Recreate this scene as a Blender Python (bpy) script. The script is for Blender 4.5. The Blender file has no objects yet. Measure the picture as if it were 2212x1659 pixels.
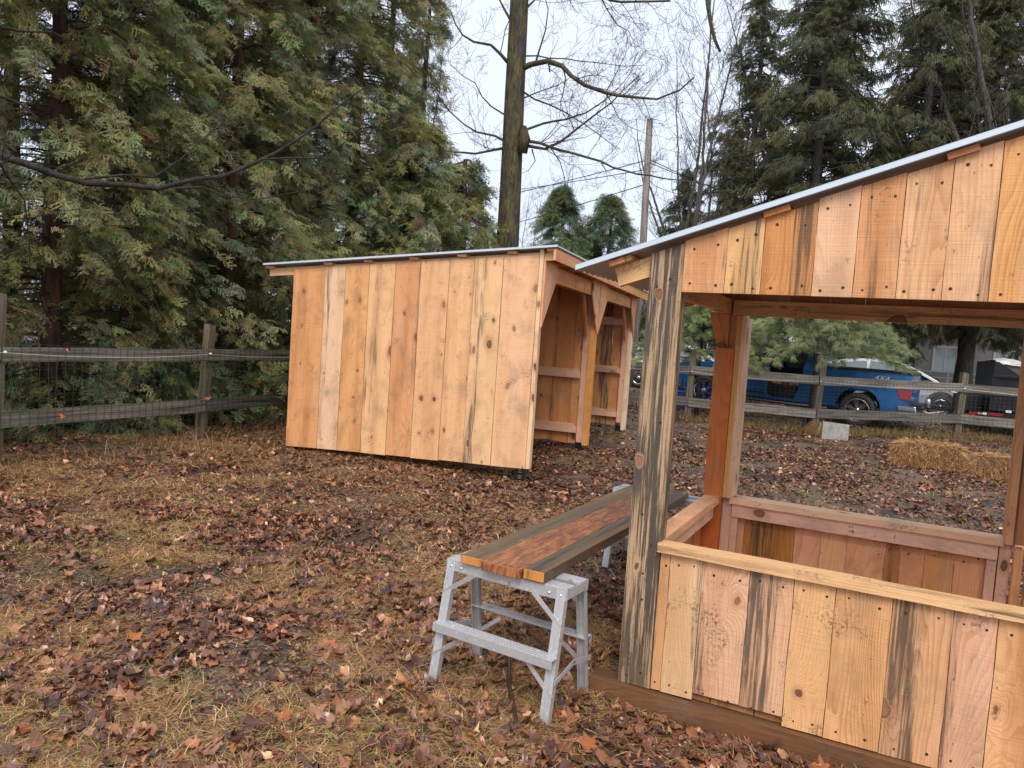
import bpy, math, random
import numpy as np
from mathutils import Vector, Matrix, noise as mnoise
R=math.radians
random.seed(7); rng=np.random.default_rng(11)
# ---------------- camera, sky, sun, exposure ----------------
scene=bpy.context.scene
col=scene.collection
PITCH,ROLL,EYE=.0616,.0676,1.7
cd=bpy.data.cameras.new('camera'); cam=bpy.data.objects.new('camera',cd); col.objects.link(cam)
cd.sensor_width=36; cd.lens=36*1598/2212; cd.clip_start=.05; cd.clip_end=600
fw=Vector((0,math.cos(PITCH),-math.sin(PITCH))); up=Vector((0,math.sin(PITCH),math.cos(PITCH))); rx=Vector((1,0,0))
rx2=rx*math.cos(ROLL)+up*math.sin(ROLL); up2=up*math.cos(ROLL)-rx*math.sin(ROLL)
M=Matrix((rx2,up2,-fw)).transposed().to_4x4(); M.translation=Vector((0,0,EYE)); cam.matrix_world=M
scene.camera=cam
SUN_EL,SUN_AZ=R(48),R(186)      # azimuth measured clockwise from +Y: behind the camera
w=bpy.data.worlds.new('World'); scene.world=w; w.use_nodes=True
nt=w.node_tree; nt.nodes.clear()
o_=nt.nodes.new('ShaderNodeOutputWorld'); bg=nt.nodes.new('ShaderNodeBackground'); sk=nt.nodes.new('ShaderNodeTexSky')
sk.sky_type='NISHITA'; sk.sun_disc=False; sk.sun_elevation=SUN_EL; sk.sun_rotation=SUN_AZ; sk.dust_density=6; sk.air_density=1
mx=nt.nodes.new('ShaderNodeMix'); mx.data_type='RGBA'; mx.inputs[0].default_value=.86
tc=nt.nodes.new('ShaderNodeTexCoord'); ns=nt.nodes.new('ShaderNodeTexNoise'); ns.inputs['Scale'].default_value=2.2; ns.inputs['Detail'].default_value=5
rp=nt.nodes.new('ShaderNodeValToRGB'); rp.color_ramp.elements[0].position=.3; rp.color_ramp.elements[1].position=.72
rp.color_ramp.elements[0].color=(6.3,7.0,8.3,1); rp.color_ramp.elements[1].color=(7.6,8.0,8.9,1)
nt.links.new(tc.outputs['Generated'],ns.inputs['Vector']); nt.links.new(ns.outputs['Fac'],rp.inputs['Fac'])
nt.links.new(sk.outputs[0],mx.inputs[6]); nt.links.new(rp.outputs[0],mx.inputs[7]); nt.links.new(mx.outputs[2],bg.inputs[0])
bg.inputs[1].default_value=.10; nt.links.new(bg.outputs[0],o_.inputs[0])
sl=bpy.data.lights.new('sun','SUN'); sl.energy=1.5; sl.angle=R(25); sl.color=(1,.95,.88)
so=bpy.data.objects.new('sun',sl); col.objects.link(so)
sd=Vector((math.sin(SUN_AZ)*math.cos(SUN_EL),math.cos(SUN_AZ)*math.cos(SUN_EL),math.sin(SUN_EL)))
so.rotation_euler=sd.to_track_quat('Z','Y').to_euler()
scene.view_settings.view_transform='Standard'; scene.view_settings.look='None'; scene.view_settings.gamma=1
scene.view_settings.exposure=.60
scene.render.engine='CYCLES'
scene.cycles.max_bounces=6; scene.cycles.diffuse_bounces=3; scene.cycles.glossy_bounces=2; scene.cycles.transmission_bounces=3

# ---------------- helpers ----------------
def V(*a): return Vector(a)
def srgb(r,g,b,k=1.0):
    f=lambda c:((c/255+.055)/1.055)**2.4 if c>10 else c/255/12.92
    return (f(r)*k,f(g)*k,f(b)*k)
def tag(o,label=None,cat=None,group=None,kind=None):
    if label: o['label']=label
    if cat: o['category']=cat
    if group: o['group']=group
    if kind: o['kind']=kind
    return o
def empty(name,loc=(0,0,0),rz=0,**k):
    o=bpy.data.objects.new(name,None); col.objects.link(o); o.location=loc; o.rotation_euler=(0,0,rz); o.empty_display_size=.2
    return tag(o,**k)
def link(name,me,parent=None):
    o=bpy.data.objects.new(name,me); col.objects.link(o)
    if parent is not None: o.parent=parent
    return o
def copy_tree(o,parent=None):
    c=o.copy(); col.objects.link(c); c.parent=parent
    for ch in list(o.children): copy_tree(ch,c)
    return c
class MB:
    def __init__(s): s.v=[]; s.f=[]; s.m=[]; s.uv=[]; s.loc=[]; s.c=[]; s.p=[]; s.sm=[]
    def face(s,idx,uv=None,loc=None,c=(.5,.4,.3,.5),p=(0,0,0,0),m=0,sm=False):
        s.f.append(idx); s.m.append(m); n=len(idx)
        s.uv+= uv if uv else [(0,0)]*n; s.loc+= loc if loc else [(.5,.5)]*n
        s.c+=[c]*n; s.p+=[p]*n; s.sm.append(sm)
    def board(s,o,A,B,N,w,l,th,c=(.5,.4,.3),p=(0,.4,0,.3),pos=.5,b0=(0,0),b1=None,seg=1,wob=0.,nails=(),nr=.005,tw=0):
        """plank: across A (w), along B (l), thickness N (th)"""
        A=Vector(A).normalized();B=Vector(B).normalized();N=Vector(N).normalized();o=Vector(o)
        if b1 is None: b1=(l,l)
        uo=random.uniform(0,60); vo=random.uniform(0,60); base=len(s.v); c4=(c[0],c[1],c[2],pos)
        prof=[]
        ph=random.uniform(0,6)
        for i in range(seg+1):
            t=i/seg; L=b0[0]+(b1[0]-b0[0])*t; Rr=b0[1]+(b1[1]-b0[1])*t
            wl=wob*math.sin(t*7+ph)*.6+wob*random.uniform(-.5,.5) if 0<i<seg else 0; wr=wob*math.sin(t*9+ph*2)*.6+wob*random.uniform(-.5,.5) if 0<i<seg else 0
            prof.append((wl,L,w+wr,Rr))
            for n in (0,th):
                s.v.append(o+A*wl+B*L+N*(n+tw*t)); s.v.append(o+A*(w+wr)+B*Rr+N*(n+tw*t))
        for i in range(seg):
            a=base+i*4; b=a+4; (al,bl,ar,br),(al2,bl2,ar2,br2)=prof[i],prof[i+1]
            U=lambda x,y:(x+uo,y+vo)
            s.face((a+2,a+3,b+3,b+2),[U(al,bl),U(ar,br),U(ar2,br2),U(al2,bl2)],[(0,bl),(1,br),(1,br2),(0,bl2)],c4,p)
            s.face((a+1,a,b,b+1),[U(ar+.5,br),U(al+.5,bl),U(al2+.5,bl2),U(ar2+.5,br2)],[(1,br),(0,bl),(0,bl2),(1,br2)],c4,p)
            s.face((a,a+2,b+2,b),[U(-.3,bl),U(-.3+th,bl),U(-.3+th,bl2),U(-.3,bl2)],[(0,bl)]*4,c4,p)
            s.face((a+3,a+1,b+1,b+3),[U(w+.3,br),U(w+.3+th,br),U(w+.3+th,br2),U(w+.3,br2)],[(1,br)]*4,c4,p)
        a=base; e=base+seg*4
        s.face((a,a+1,a+3,a+2),[(uo,vo),(uo+w,vo),(uo+w,vo+th),(uo,vo+th)],None,c4,p)
        s.face((e+1,e,e+2,e+3),[(uo+w,vo),(uo,vo),(uo,vo+th),(uo+w,vo+th)],None,c4,p)
        for (nu,nv) in nails:
            s.disc(o+A*(w*nu+random.uniform(-.006,.006))+B*(nv+random.uniform(-.012,.012))+N*(th+.0012),A,B,nr*random.uniform(.8,1.25))
        return s
    def disc(s,c,A,B,r,m=1,n=7):
        b=len(s.v)
        for i in range(n):
            t=i/n*2*math.pi; s.v.append(c+A*(r*math.cos(t))+B*(r*math.sin(t)))
        s.face(tuple(range(b,b+n)),m=m)
    def box(s,o,A,B,N,w,l,h,c=(.5,.4,.3),p=(0,.4,0,.3),m=0):
        A=Vector(A);B=Vector(B);N=Vector(N);o=Vector(o);b=len(s.v); c4=(*c,.5)
        for k in (0,1):
            for j in (0,1):
                for i in (0,1): s.v.append(o+A*(w*i)+B*(l*j)+N*(h*k))
        dims=(w,l,h)
        for q,(da,db) in (((0,2,3,1),(l,w)),((4,5,7,6),(w,l)),((0,1,5,4),(w,h)),((2,6,7,3),(h,w)),((0,4,6,2),(h,l)),((1,3,7,5),(l,h))):
            s.face(tuple(b+x for x in q),[(0,0),(da,0),(da,db),(0,db)],None,c4,p,m)
    def poly(s,pts,D,c=(.5,.4,.3),p=(0,.4,0,.3),uvf=None,m=0,pos=.5):
        """extrude a planar polygon pts (3D) by vector D"""
        b=len(s.v); n=len(pts); D=Vector(D)
        for q in pts: s.v.append(Vector(q))
        for q in pts: s.v.append(Vector(q)+D)
        uo,vo=random.uniform(0,50),random.uniform(0,50)
        e=(Vector(pts[1])-Vector(pts[0])).normalized(); nn=D.normalized(); f=nn.cross(e)
        if uvf is None: uvf=lambda q:((q-Vector(pts[0])).dot(e)+uo,(q-Vector(pts[0])).dot(f)+vo)
        U=[uvf(Vector(q)) for q in pts]; c4=(*c,pos)
        nrm=Vector((0,0,0))
        for i in range(n): nrm+=Vector(pts[i]).cross(Vector(pts[(i+1)%n]))
        fl=nrm.dot(D)<0
        lo=tuple(range(b,b+n)); hi=tuple(range(b+n,b+2*n))
        if fl: s.face(lo,U,None,c4,p,m); s.face(hi[::-1],U[::-1],None,c4,p,m)
        else: s.face(lo[::-1],U[::-1],None,c4,p,m); s.face(hi,U,None,c4,p,m)
        th=D.length
        for i in range(n):
            j=(i+1)%n; uu=[U[i],U[j],(U[j][0]+th,U[j][1]),(U[i][0]+th,U[i][1])]
            q=(b+i,b+j,b+n+j,b+n+i)
            if fl: q=q[::-1]; uu=uu[::-1]
            s.face(q,uu,None,c4,p,m)
    def tube(s,pts,rad,sides=6,c=(.3,.2,.15),p=(0,0,0,0),m=0,cap=True,sm=True):
        n=len(pts); b=len(s.v); pts=[Vector(q) for q in pts]
        T=(pts[1]-pts[0]).normalized(); X=T.orthogonal().normalized(); ln=0
        for i in range(n):
            t=(pts[min(i+1,n-1)]-pts[max(i-1,0)])
            if t.length>1e-9: t.normalize()
            else: t=T
            X=(X-t*X.dot(t)); X=X.normalized() if X.length>1e-6 else t.orthogonal().normalized(); Y=t.cross(X)
            r=rad[i] if hasattr(rad,'__len__') else rad
            for k in range(sides):
                a=2*math.pi*k/sides; s.v.append(pts[i]+X*(r*math.cos(a))+Y*(r*math.sin(a)))
        c4=(*c,.5)
        for i in range(n-1):
            l2=ln+(pts[i+1]-pts[i]).length
            for k in range(sides):
                k2=(k+1)%sides; a=b+i*sides
                s.face((a+k,a+k2,a+sides+k2,a+sides+k),[(k/sides,ln),((k+1)/sides,ln),((k+1)/sides,l2),(k/sides,l2)],None,c4,p,m,sm)
            ln=l2
        if cap and sides>2:
            s.face(tuple(range(b,b+sides))[::-1],None,None,c4,p,m); s.face(tuple(range(b+(n-1)*sides,b+n*sides)),None,None,c4,p,m)
    def lathe(s,prof,o,ax,n=24,m=0,c=(.5,.5,.5),closed=False):
        """prof: (radius, along axis)"""
        ax=Vector(ax).normalized(); X=ax.orthogonal().normalized(); Y=ax.cross(X); b=len(s.v); o=Vector(o)
        for (r,h) in prof:
            for k in range(n):
                a=2*math.pi*k/n; s.v.append(o+ax*h+X*(r*math.cos(a))+Y*(r*math.sin(a)))
        L=len(prof)
        for i in range(L if closed else L-1):
            i2=(i+1)%L
            for k in range(n):
                k2=(k+1)%n; s.face((b+i*n+k,b+i*n+k2,b+i2*n+k2,b+i2*n+k),m=m,c=(*c,.5),sm=True)
    def build(s,name,mats,parent=None,attrs=True,bevel=0):
        me=bpy.data.meshes.new(name); me.from_pydata([tuple(q) for q in s.v],[],s.f)
        if not isinstance(mats,(list,tuple)): mats=[mats]
        for q in mats: me.materials.append(q)
        me.polygons.foreach_set('material_index',[min(x,len(mats)-1) for x in s.m]); me.polygons.foreach_set('use_smooth',s.sm)
        if attrs:
            u=me.uv_layers.new(name='UVMap'); u.data.foreach_set('uv',np.array(s.uv,dtype=np.float32).ravel())
            u=me.uv_layers.new(name='loc'); u.data.foreach_set('uv',np.array(s.loc,dtype=np.float32).ravel())
            a=me.attributes.new('bcol','FLOAT_COLOR','CORNER'); a.data.foreach_set('color',np.array(s.c,dtype=np.float32).ravel())
            a=me.attributes.new('bpar','FLOAT_COLOR','CORNER'); a.data.foreach_set('color',np.array(s.p,dtype=np.float32).ravel())
        me.validate(); o=link(name,me,parent)
        if bevel:
            b=o.modifiers.new('bevel','BEVEL'); b.width=bevel; b.segments=2; b.limit_method='ANGLE'; b.angle_limit=R(35)
        return o
def mesh_np(name,Vt,F,mat,parent=None,vcol=None,smooth=False):
    """numpy mesh: Vt (n,3), F (m,k)"""
    me=bpy.data.meshes.new(name); n=len(Vt); m,k=F.shape
    me.vertices.add(n); me.vertices.foreach_set('co',Vt.astype(np.float32).ravel())
    me.loops.add(m*k); me.loops.foreach_set('vertex_index',F.astype(np.int32).ravel())
    me.polygons.add(m); me.polygons.foreach_set('loop_start',np.arange(0,m*k,k,dtype=np.int32))
    me.polygons.foreach_set('loop_total',np.full(m,k,dtype=np.int32))
    if smooth: me.polygons.foreach_set('use_smooth',np.ones(m,dtype=bool))
    me.materials.append(mat)
    if vcol is not None:
        a=me.attributes.new('lcol','FLOAT_COLOR','POINT'); c=np.ones((n,4),np.float32); c[:,:3]=vcol; a.data.foreach_set('color',c.ravel())
    me.update(calc_edges=True)
    return link(name,me,parent)
def vnoise(x,y,sc,seed=0):
    """smooth value noise in 0..1"""
    x=np.asarray(x)/sc+seed*17.3; y=np.asarray(y)/sc+seed*9.7
    xi=np.floor(x).astype(np.int64); yi=np.floor(y).astype(np.int64); xf=x-xi; yf=y-yi
    def h(a,b):
        q=(a*374761393+b*668265263+seed*1442695)&0x7fffffff; q=((q^(q>>13))*1274126177)&0x7fffffff
        return ((q^(q>>16))&0xffff)/65535.
    xf=xf*xf*(3-2*xf); yf=yf*yf*(3-2*yf)
    return (h(xi,yi)*(1-xf)+h(xi+1,yi)*xf)*(1-yf)+(h(xi,yi+1)*(1-xf)+h(xi+1,yi+1)*xf)*yf
def gz(x,y):
    """height of the ground"""
    x=np.asarray(x,float); y=np.asarray(y,float)
    b=np.interp(y,[-50,14,17,18.4,19.9,25,60,300],[0,0,.06,.10,.19,.34,.8,2.])
    near=np.exp(-((y-2)/30.)**2)
    return b-.045*np.exp(-((x-.3)**2/1.2+(y-9.0)**2/1.6))+near*((vnoise(x,y,1.3,1)-.5)*.05+(vnoise(x,y,.42,2)-.5)*.028)+ (vnoise(x,y,.16,3)-.5)*.016*np.exp(-((y-3)/9)**2)
def G(x,y): return float(gz(x,y))

# ---------------- materials ----------------
class NT:
    def __init__(s,name):
        s.m=bpy.data.materials.new(name); s.m.use_nodes=True; s.t=s.m.node_tree; s.n=s.t.nodes; s.b=s.n['Principled BSDF']; s.out=s.n['Material Output']
    def L(s,a,b): s.t.links.new(a,b)
    def set(s,i,v):
        if hasattr(v,'is_output') or isinstance(v,bpy.types.NodeSocket): s.L(v,i)
        else: i.default_value=v
    def math(s,op,a,b=0.,c=None,cl=False):
        n=s.n.new('ShaderNodeMath'); n.operation=op; n.use_clamp=cl; s.set(n.inputs[0],a); s.set(n.inputs[1],b)
        if c is not None: s.set(n.inputs[2],c)
        return n.outputs[0]
    def mix(s,f,a,b,bt='MIX'):
        n=s.n.new('ShaderNodeMix'); n.data_type='RGBA'; n.blend_type=bt; s.set(n.inputs[0],f)
        for i,v in ((6,a),(7,b)):
            if isinstance(v,(tuple,list)): v=(*v,1)[:4]
            s.set(n.inputs[i],v)
        return n.outputs[2]
    def noise(s,vec,scale=1.,detail=2.,rough=.5,dist=0.,col=False):
        n=s.n.new('ShaderNodeTexNoise'); n.inputs['Scale'].default_value=scale; n.inputs['Detail'].default_value=detail; n.inputs['Roughness'].default_value=rough; n.inputs['Distortion'].default_value=dist
        if vec is not None: s.L(vec,n.inputs['Vector'])
        return n.outputs['Color'] if col else n.outputs['Fac']
    def mapv(s,vec,sc,loc=(0,0,0)):
        n=s.n.new('ShaderNodeMapping'); n.inputs['Scale'].default_value=sc; n.inputs['Location'].default_value=loc; s.L(vec,n.inputs['Vector']); return n.outputs[0]
    def ss(s,x,a,b):
        n=s.n.new('ShaderNodeMapRange'); n.interpolation_type='SMOOTHSTEP'; s.set(n.inputs[0],x); s.set(n.inputs[1],a); s.set(n.inputs[2],b); return n.outputs[0]
    def attr(s,name):
        n=s.n.new('ShaderNodeAttribute'); n.attribute_name=name; return n
    def bump(s,h,strength=.3,dist=.01,prev=None):
        n=s.n.new('ShaderNodeBump'); n.inputs['Strength'].default_value=strength; n.inputs['Distance'].default_value=dist; s.L(h,n.inputs['Height'])
        if prev is not None: s.L(prev,n.inputs['Normal'])
        return n.outputs[0]
    def coord(s,w='Object'):
        n=s.n.new('ShaderNodeTexCoord'); return n.outputs[w]
    def fin(s,colr,rough=.6,nrm=None,spec=.5,metal=0):
        if isinstance(colr,(tuple,list)): s.b.inputs['Base Color'].default_value=(*colr[:3],1)
        else: s.L(colr,s.b.inputs['Base Color'])
        s.set(s.b.inputs['Roughness'],rough); s.b.inputs['Specular IOR Level'].default_value=spec; s.b.inputs['Metallic'].default_value=metal
        if nrm is not None: s.L(nrm,s.b.inputs['Normal'])
        return s.m
def wood_mat():
    s=NT('rough_sawn_pine')
    uv=s.n.new('ShaderNodeUVMap'); uv.uv_map='UVMap'; uv=uv.outputs[0]
    lo=s.n.new('ShaderNodeUVMap'); lo.uv_map='loc'; ls=s.n.new('ShaderNodeSeparateXYZ'); s.L(lo.outputs[0],ls.inputs[0])
    sep=s.n.new('ShaderNodeSeparateXYZ'); s.L(uv,sep.inputs[0]); u=sep.outputs[0]
    bc=s.attr('bcol'); bp=s.attr('bpar'); ps=s.n.new('ShaderNodeSeparateColor'); s.L(bp.outputs['Color'],ps.inputs[0])
    stain,grain,orange,saw=ps.outputs[0],ps.outputs[1],ps.outputs[2],bp.outputs['Alpha']
    # knots
    vo=s.n.new('ShaderNodeTexVoronoi'); vo.voronoi_dimensions='2D'; vo.feature='F1'
    wob=s.noise(s.mapv(uv,(9,5,1)),1,2,.5,0,True)
    kv=s.n.new('ShaderNodeVectorMath'); kv.operation='MULTIPLY_ADD'; s.L(wob,kv.inputs[0]); kv.inputs[1].default_value=(.26,.26,0); s.L(s.mapv(uv,(4.2,2.6,1)),kv.inputs[2])
    s.L(kv.outputs[0],vo.inputs['Vector']); vo.inputs['Scale'].default_value=1
    vcol=s.n.new('ShaderNodeSeparateColor'); s.L(vo.outputs['Color'],vcol.inputs[0])
    on=s.math('GREATER_THAN',vcol.outputs[0],.68); size=s.math('MULTIPLY_ADD',s.math('POWER',vcol.outputs[1],2.2),.12,.038)
    d=s.math('ADD',vo.outputs['Distance'],s.math('MULTIPLY',s.math('SUBTRACT',1.,on),5.))
    kf=s.math('POWER',2.718,s.math('MULTIPLY',d,-7.))   # influence
    # grain field
    n1=s.noise(s.mapv(uv,(3.2,.42,1)),1,2,.5); n2=s.noise(s.mapv(uv,(14,1.4,1)),1,2,.55)
    g=s.math('MULTIPLY_ADD',n1,30.,s.math('MULTIPLY',u,58.)); g=s.math('MULTIPLY_ADD',n2,3.,g); g=s.math('MULTIPLY_ADD',kf,10.,g)
    ring=s.math('FRACT',g); ring=s.math('MULTIPLY',s.math('POWER',ring,2.),s.math('SUBTRACT',1.,s.ss(ring,.93,1.)))
    fib=s.noise(s.mapv(uv,(190,5,1)),1,3,.7)
    rfac=s.math('MULTIPLY',s.math('MULTIPLY_ADD',ring,s.math('MULTIPLY_ADD',n2,.9,.15),s.math('MULTIPLY',s.math('SUBTRACT',fib,.42),1.1)),grain,cl=True)
    base=s.mix(1.,bc.outputs['Color'],(1.16,1.26,1.38),'MULTIPLY')
    # slow heart/sap variation
    hv=s.noise(s.mapv(uv,(6.5,.5,1),(13,4,0)),1,3,.5)
    c=s.mix(s.math('MULTIPLY',s.ss(hv,.42,.70),s.math('MULTIPLY_ADD',orange,.75,.18)),base,(.50,.20,.055))
    pale=s.noise(s.mapv(uv,(7,.9,1),(3,7,0)),1,3,.5); c=s.mix(s.math('MULTIPLY',s.ss(pale,.55,.78),.35),c,(.80,.60,.44))
    c=s.mix(rfac,c,s.mix(1.,c,(.54,.34,.21),'MULTIPLY'))
    # knot colours
    kin=s.math('SUBTRACT',1.,s.ss(d,s.math('MULTIPLY',size,.75),size))
    halo=s.math('SUBTRACT',1.,s.ss(d,size,s.math('MULTIPLY',size,2.6)))
    c=s.mix(s.math('MULTIPLY',halo,.35),c,(.36,.15,.06))
    kring=s.math('PINGPONG',s.math('MULTIPLY',d,60.),.5)
    kc=s.mix(s.math('MULTIPLY',kring,1.2),s.mix(vcol.outputs[2],(.16,.06,.03),(.48,.22,.11)),s.mix(vcol.outputs[2],(.07,.03,.02),(.30,.12,.06)))
    edge=s.math('MULTIPLY',s.ss(d,s.math('MULTIPLY',size,.62),s.math('MULTIPLY',size,.9)),kin)
    c=s.mix(s.math('MULTIPLY',kin,.92),c,kc); c=s.mix(s.math('MULTIPLY',edge,.8),c,(.06,.03,.02))
    # blue stain
    near=s.math('ABSOLUTE',s.math('SUBTRACT',ls.outputs[0],bc.outputs['Alpha']))
    sn=s.noise(s.mapv(uv,(10,.75,1),(5,2,0)),1,4,.6,.2)
    sv=s.math('SUBTRACT',sn,s.math('MULTIPLY',near,.38)); thr=s.math('MULTIPLY_ADD',stain,-.50,.66)
    sm=s.ss(sv,thr,s.math('ADD',thr,.10)); sm=s.math('MULTIPLY',sm,s.math('GREATER_THAN',stain,.02))
    st=s.noise(s.mapv(uv,(62,1.3,1)),1,5,.75); sm2=s.math('MULTIPLY',s.math('MINIMUM',sm,1.),s.math('MULTIPLY_ADD',s.ss(s.math('ADD',st,s.math('MULTIPLY',s.math('SUBTRACT',s.noise(s.mapv(uv,(16,1.6,1),(8,3,0)),1,3,.6),.5),.55)),s.math('MULTIPLY_ADD',stain,-.04,.465),s.math('MULTIPLY_ADD',stain,-.03,.59)),s.math('MULTIPLY_ADD',stain,.42,.36),.20))
    # a knot keeps the stain away
    sm2=s.math('MULTIPLY',s.math('MINIMUM',sm2,.9),s.ss(d,.05,s.math('MULTIPLY_ADD',stain,-.10,.24)))
    c=s.mix(sm2,c,(.034,.036,.035))
    # specks, dirt
    sp=s.noise(s.mapv(uv,(90,34,1)),1,2,.5); c=s.mix(s.math('MULTIPLY',s.ss(sp,.70,.76),.75),c,(.04,.03,.025))
    dt=s.noise(s.mapv(uv,(3,2.2,1),(9,9,0)),1,5,.65); c=s.mix(s.math('MULTIPLY',s.ss(dt,.46,.74),.46),c,(.25,.15,.085)); mo=s.noise(s.mapv(uv,(5,3.5,1),(2,8,0)),1,3,.6); ms=s.noise(s.mapv(uv,(70,55,1)),1,3,.7); c=s.mix(s.math('MULTIPLY',s.math('MULTIPLY',s.ss(mo,.56,.70),s.ss(ms,.48,.60)),.75),c,(.07,.055,.04))
    sawn=s.noise(s.mapv(uv,(1.6,150,1)),1,2,.6); sawm=s.math('MULTIPLY',s.math('MULTIPLY',s.ss(sawn,.50,.66),saw),s.noise(s.mapv(uv,(3,1.5,1),(1,6,0)),1,2))
    c=s.mix(s.math('MULTIPLY',sawm,.65),c,s.mix(1.,c,(.70,.55,.44),'MULTIPLY'))
    fuzz=s.noise(s.mapv(uv,(160,30,1)),1,3,.7)
    h=s.math('ADD',s.math('MULTIPLY',sawn,.5),s.math('ADD',s.math('MULTIPLY',fuzz,.5),s.math('MULTIPLY',rfac,-.5)))
    nr=s.bump(h,.6,.005)
    rg=s.math('MULTIPLY_ADD',dt,.25,.42)
    return s.fin(c,rg,nr,.35)
WOOD=wood_mat()
def simple(name,colr,rough=.6,metal=0,spec=.5,nsc=0,namt=.3,bump=0,second=None,vec=(1,1,1)):
    s=NT(name); c=colr; nr=None
    if nsc:
        co=s.mapv(s.coord(),vec); n=s.noise(co,nsc,5,.62); c2=second or tuple(x*(1-namt) for x in colr); c=s.mix(s.ss(n,.35,.68),colr,c2)
        if bump: nr=s.bump(n,bump,.01)
    return s.fin(c,rough,nr,spec,metal)
NAIL=simple('rusted_screw_head',(.025,.018,.015),.6)
def grey_wood():
    s=NT('weathered_grey_fence_wood'); uv=s.n.new('ShaderNodeUVMap'); uv.uv_map='UVMap'; uv=uv.outputs[0]; bc=s.attr('bcol')
    f=s.noise(s.mapv(uv,(120,3,1)),1,4,.7); g=s.noise(s.mapv(uv,(22,1.1,1)),1,4,.6,.6); m=s.noise(s.mapv(uv,(9,4,1),(4,4,0)),1,4,.6)
    c=s.mix(s.ss(g,.35,.7),bc.outputs['Color'],s.mix(1.,bc.outputs['Color'],(.36,.34,.33),'MULTIPLY')); c=s.mix(s.math('MULTIPLY',s.ss(f,.48,.72),.7),c,(.022,.018,.016))
    c=s.mix(s.math('MULTIPLY',s.ss(m,.58,.72),.5),c,(.13,.14,.07)); sp=s.noise(s.mapv(uv,(60,30,1)),1,2,.6); c=s.mix(s.math('MULTIPLY',s.ss(sp,.62,.7),.6),c,(.38,.38,.33))
    return s.fin(c,s.math('MULTIPLY_ADD',m,.4,.3),s.bump(s.math('ADD',f,g),.6,.006),.5)
GREY=grey_wood()
def leaf_mat(name,rough=.5,trans=.25,var=.35):
    s=NT(name); a=s.attr('lcol'); n=s.noise(s.coord(),9.,3,.6); c=s.mix(s.math('MULTIPLY',s.ss(n,.35,.7),var),a.outputs['Color'],s.mix(1.,a.outputs['Color'],(.5,.5,.45),'MULTIPLY'))
    s.fin(c,rough,None,.45)
    tr=s.n.new('ShaderNodeBsdfTranslucent'); s.L(c,tr.inputs[0]); ms=s.n.new('ShaderNodeMixShader'); ms.inputs[0].default_value=trans
    s.L(s.b.outputs[0],ms.inputs[1]); s.L(tr.outputs[0],ms.inputs[2]); s.L(ms.outputs[0],s.out.inputs[0]); return s.m
FOL=leaf_mat('evergreen_foliage',.5,.38,.15); DEADLEAF=leaf_mat('wet_dead_leaves',.22,.10,.55); STRAW=leaf_mat('dry_straw_blades',.6,.25,.2)
def bark(name,c1,c2,moss=None,mamt=.5,sc=(18,18,3)):
    s=NT(name); co=s.coord(); n=s.noise(s.mapv(co,sc),1,5,.65,.3); c=s.mix(s.ss(n,.36,.62),c1,c2)
    if moss:
        m=s.noise(s.mapv(co,(5,5,2.2),(3,3,3)),1,5,.7); f=s.noise(s.mapv(co,(40,40,9)),1,3,.6); c=s.mix(s.math('MULTIPLY',s.math('MULTIPLY',s.ss(m,.40,.62),s.ss(f,.35,.6)),mamt),c,moss)
    return s.fin(c,.75,s.bump(n,.9,.03),.3)
BARK_C=bark('cedar_bark',(.030,.020,.016),(.115,.055,.035)); BARK_M=bark('maple_bark',(.020,.017,.014),(.075,.062,.050),(.16,.135,.02),.75)
BARK_G=bark('grey_bark',(.050,.043,.038),(.13,.115,.10)); TWIG=bark('twig_bark',(.07,.05,.045),(.14,.10,.09),None,0,(6,6,6))
BARK_D=bark('dark_branch_bark',(.012,.010,.009),(.042,.034,.03),(.06,.06,.02),.3)
def ground_mat():
    s=NT('muddy_ground'); co=s.coord(); a=s.noise(co,1.1,6,.6); b=s.noise(co,7,6,.7); f=s.noise(co,55,4,.7); d=s.noise(s.mapv(co,(1,1,1),(7,3,0)),.55,3,.5)
    mud=s.mix(s.ss(b,.35,.65),(.024,.019,.017),(.065,.047,.038)); lit=s.mix(s.ss(f,.42,.6),(.06,.04,.03),(.25,.165,.10))
    vo=s.n.new('ShaderNodeTexVoronoi'); vo.inputs['Scale'].default_value=11; s.L(s.mapv(co,(1,1,.1)),vo.inputs['Vector']); vs=s.n.new('ShaderNodeSeparateColor'); s.L(vo.outputs['Color'],vs.inputs[0])
    lf=s.mix(vs.outputs[0],(.075,.035,.022),(.21,.11,.055)); lit=s.mix(s.math('MULTIPLY',s.math('GREATER_THAN',vs.outputs[1],.45),s.ss(vo.outputs['Distance'],.55,.35)),lit,lf)
    c=s.mix(s.ss(s.math('ADD',a,s.math('MULTIPLY',s.math('SUBTRACT',f,.5),.5)),.40,.60),mud,lit)
    c=s.mix(s.math('MULTIPLY',s.ss(d,.52,.7),s.math('MULTIPLY',s.ss(f,.5,.6),.5)),c,(.075,.085,.022))
    r=s.math('MULTIPLY_ADD',s.ss(a,.35,.6),.35,.33)
    return s.fin(c,r,s.bump(s.math('ADD',b,f),.6,.02),.5)
GROUND=ground_mat()
def alu_mat():
    s=NT('scuffed_aluminium'); co=s.coord(); n=s.noise(s.mapv(co,(40,40,14)),1,5,.7); p=s.noise(co,9,5,.7); c=s.mix(s.ss(n,.55,.80),(.56,.56,.57),(.34,.34,.35))
    c=s.mix(s.math('MULTIPLY',s.ss(p,.60,.68),.7),c,(.14,.09,.06)); wh=s.noise(s.mapv(co,(60,60,60)),1,3,.6); c=s.mix(s.math('MULTIPLY',s.ss(wh,.58,.66),.6),c,(.82,.82,.8))
    s.fin(c,s.math('MULTIPLY_ADD',n,.35,.28),s.bump(n,.15,.004),.5); s.b.inputs['Metallic'].default_value=.45; return s.m
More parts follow.
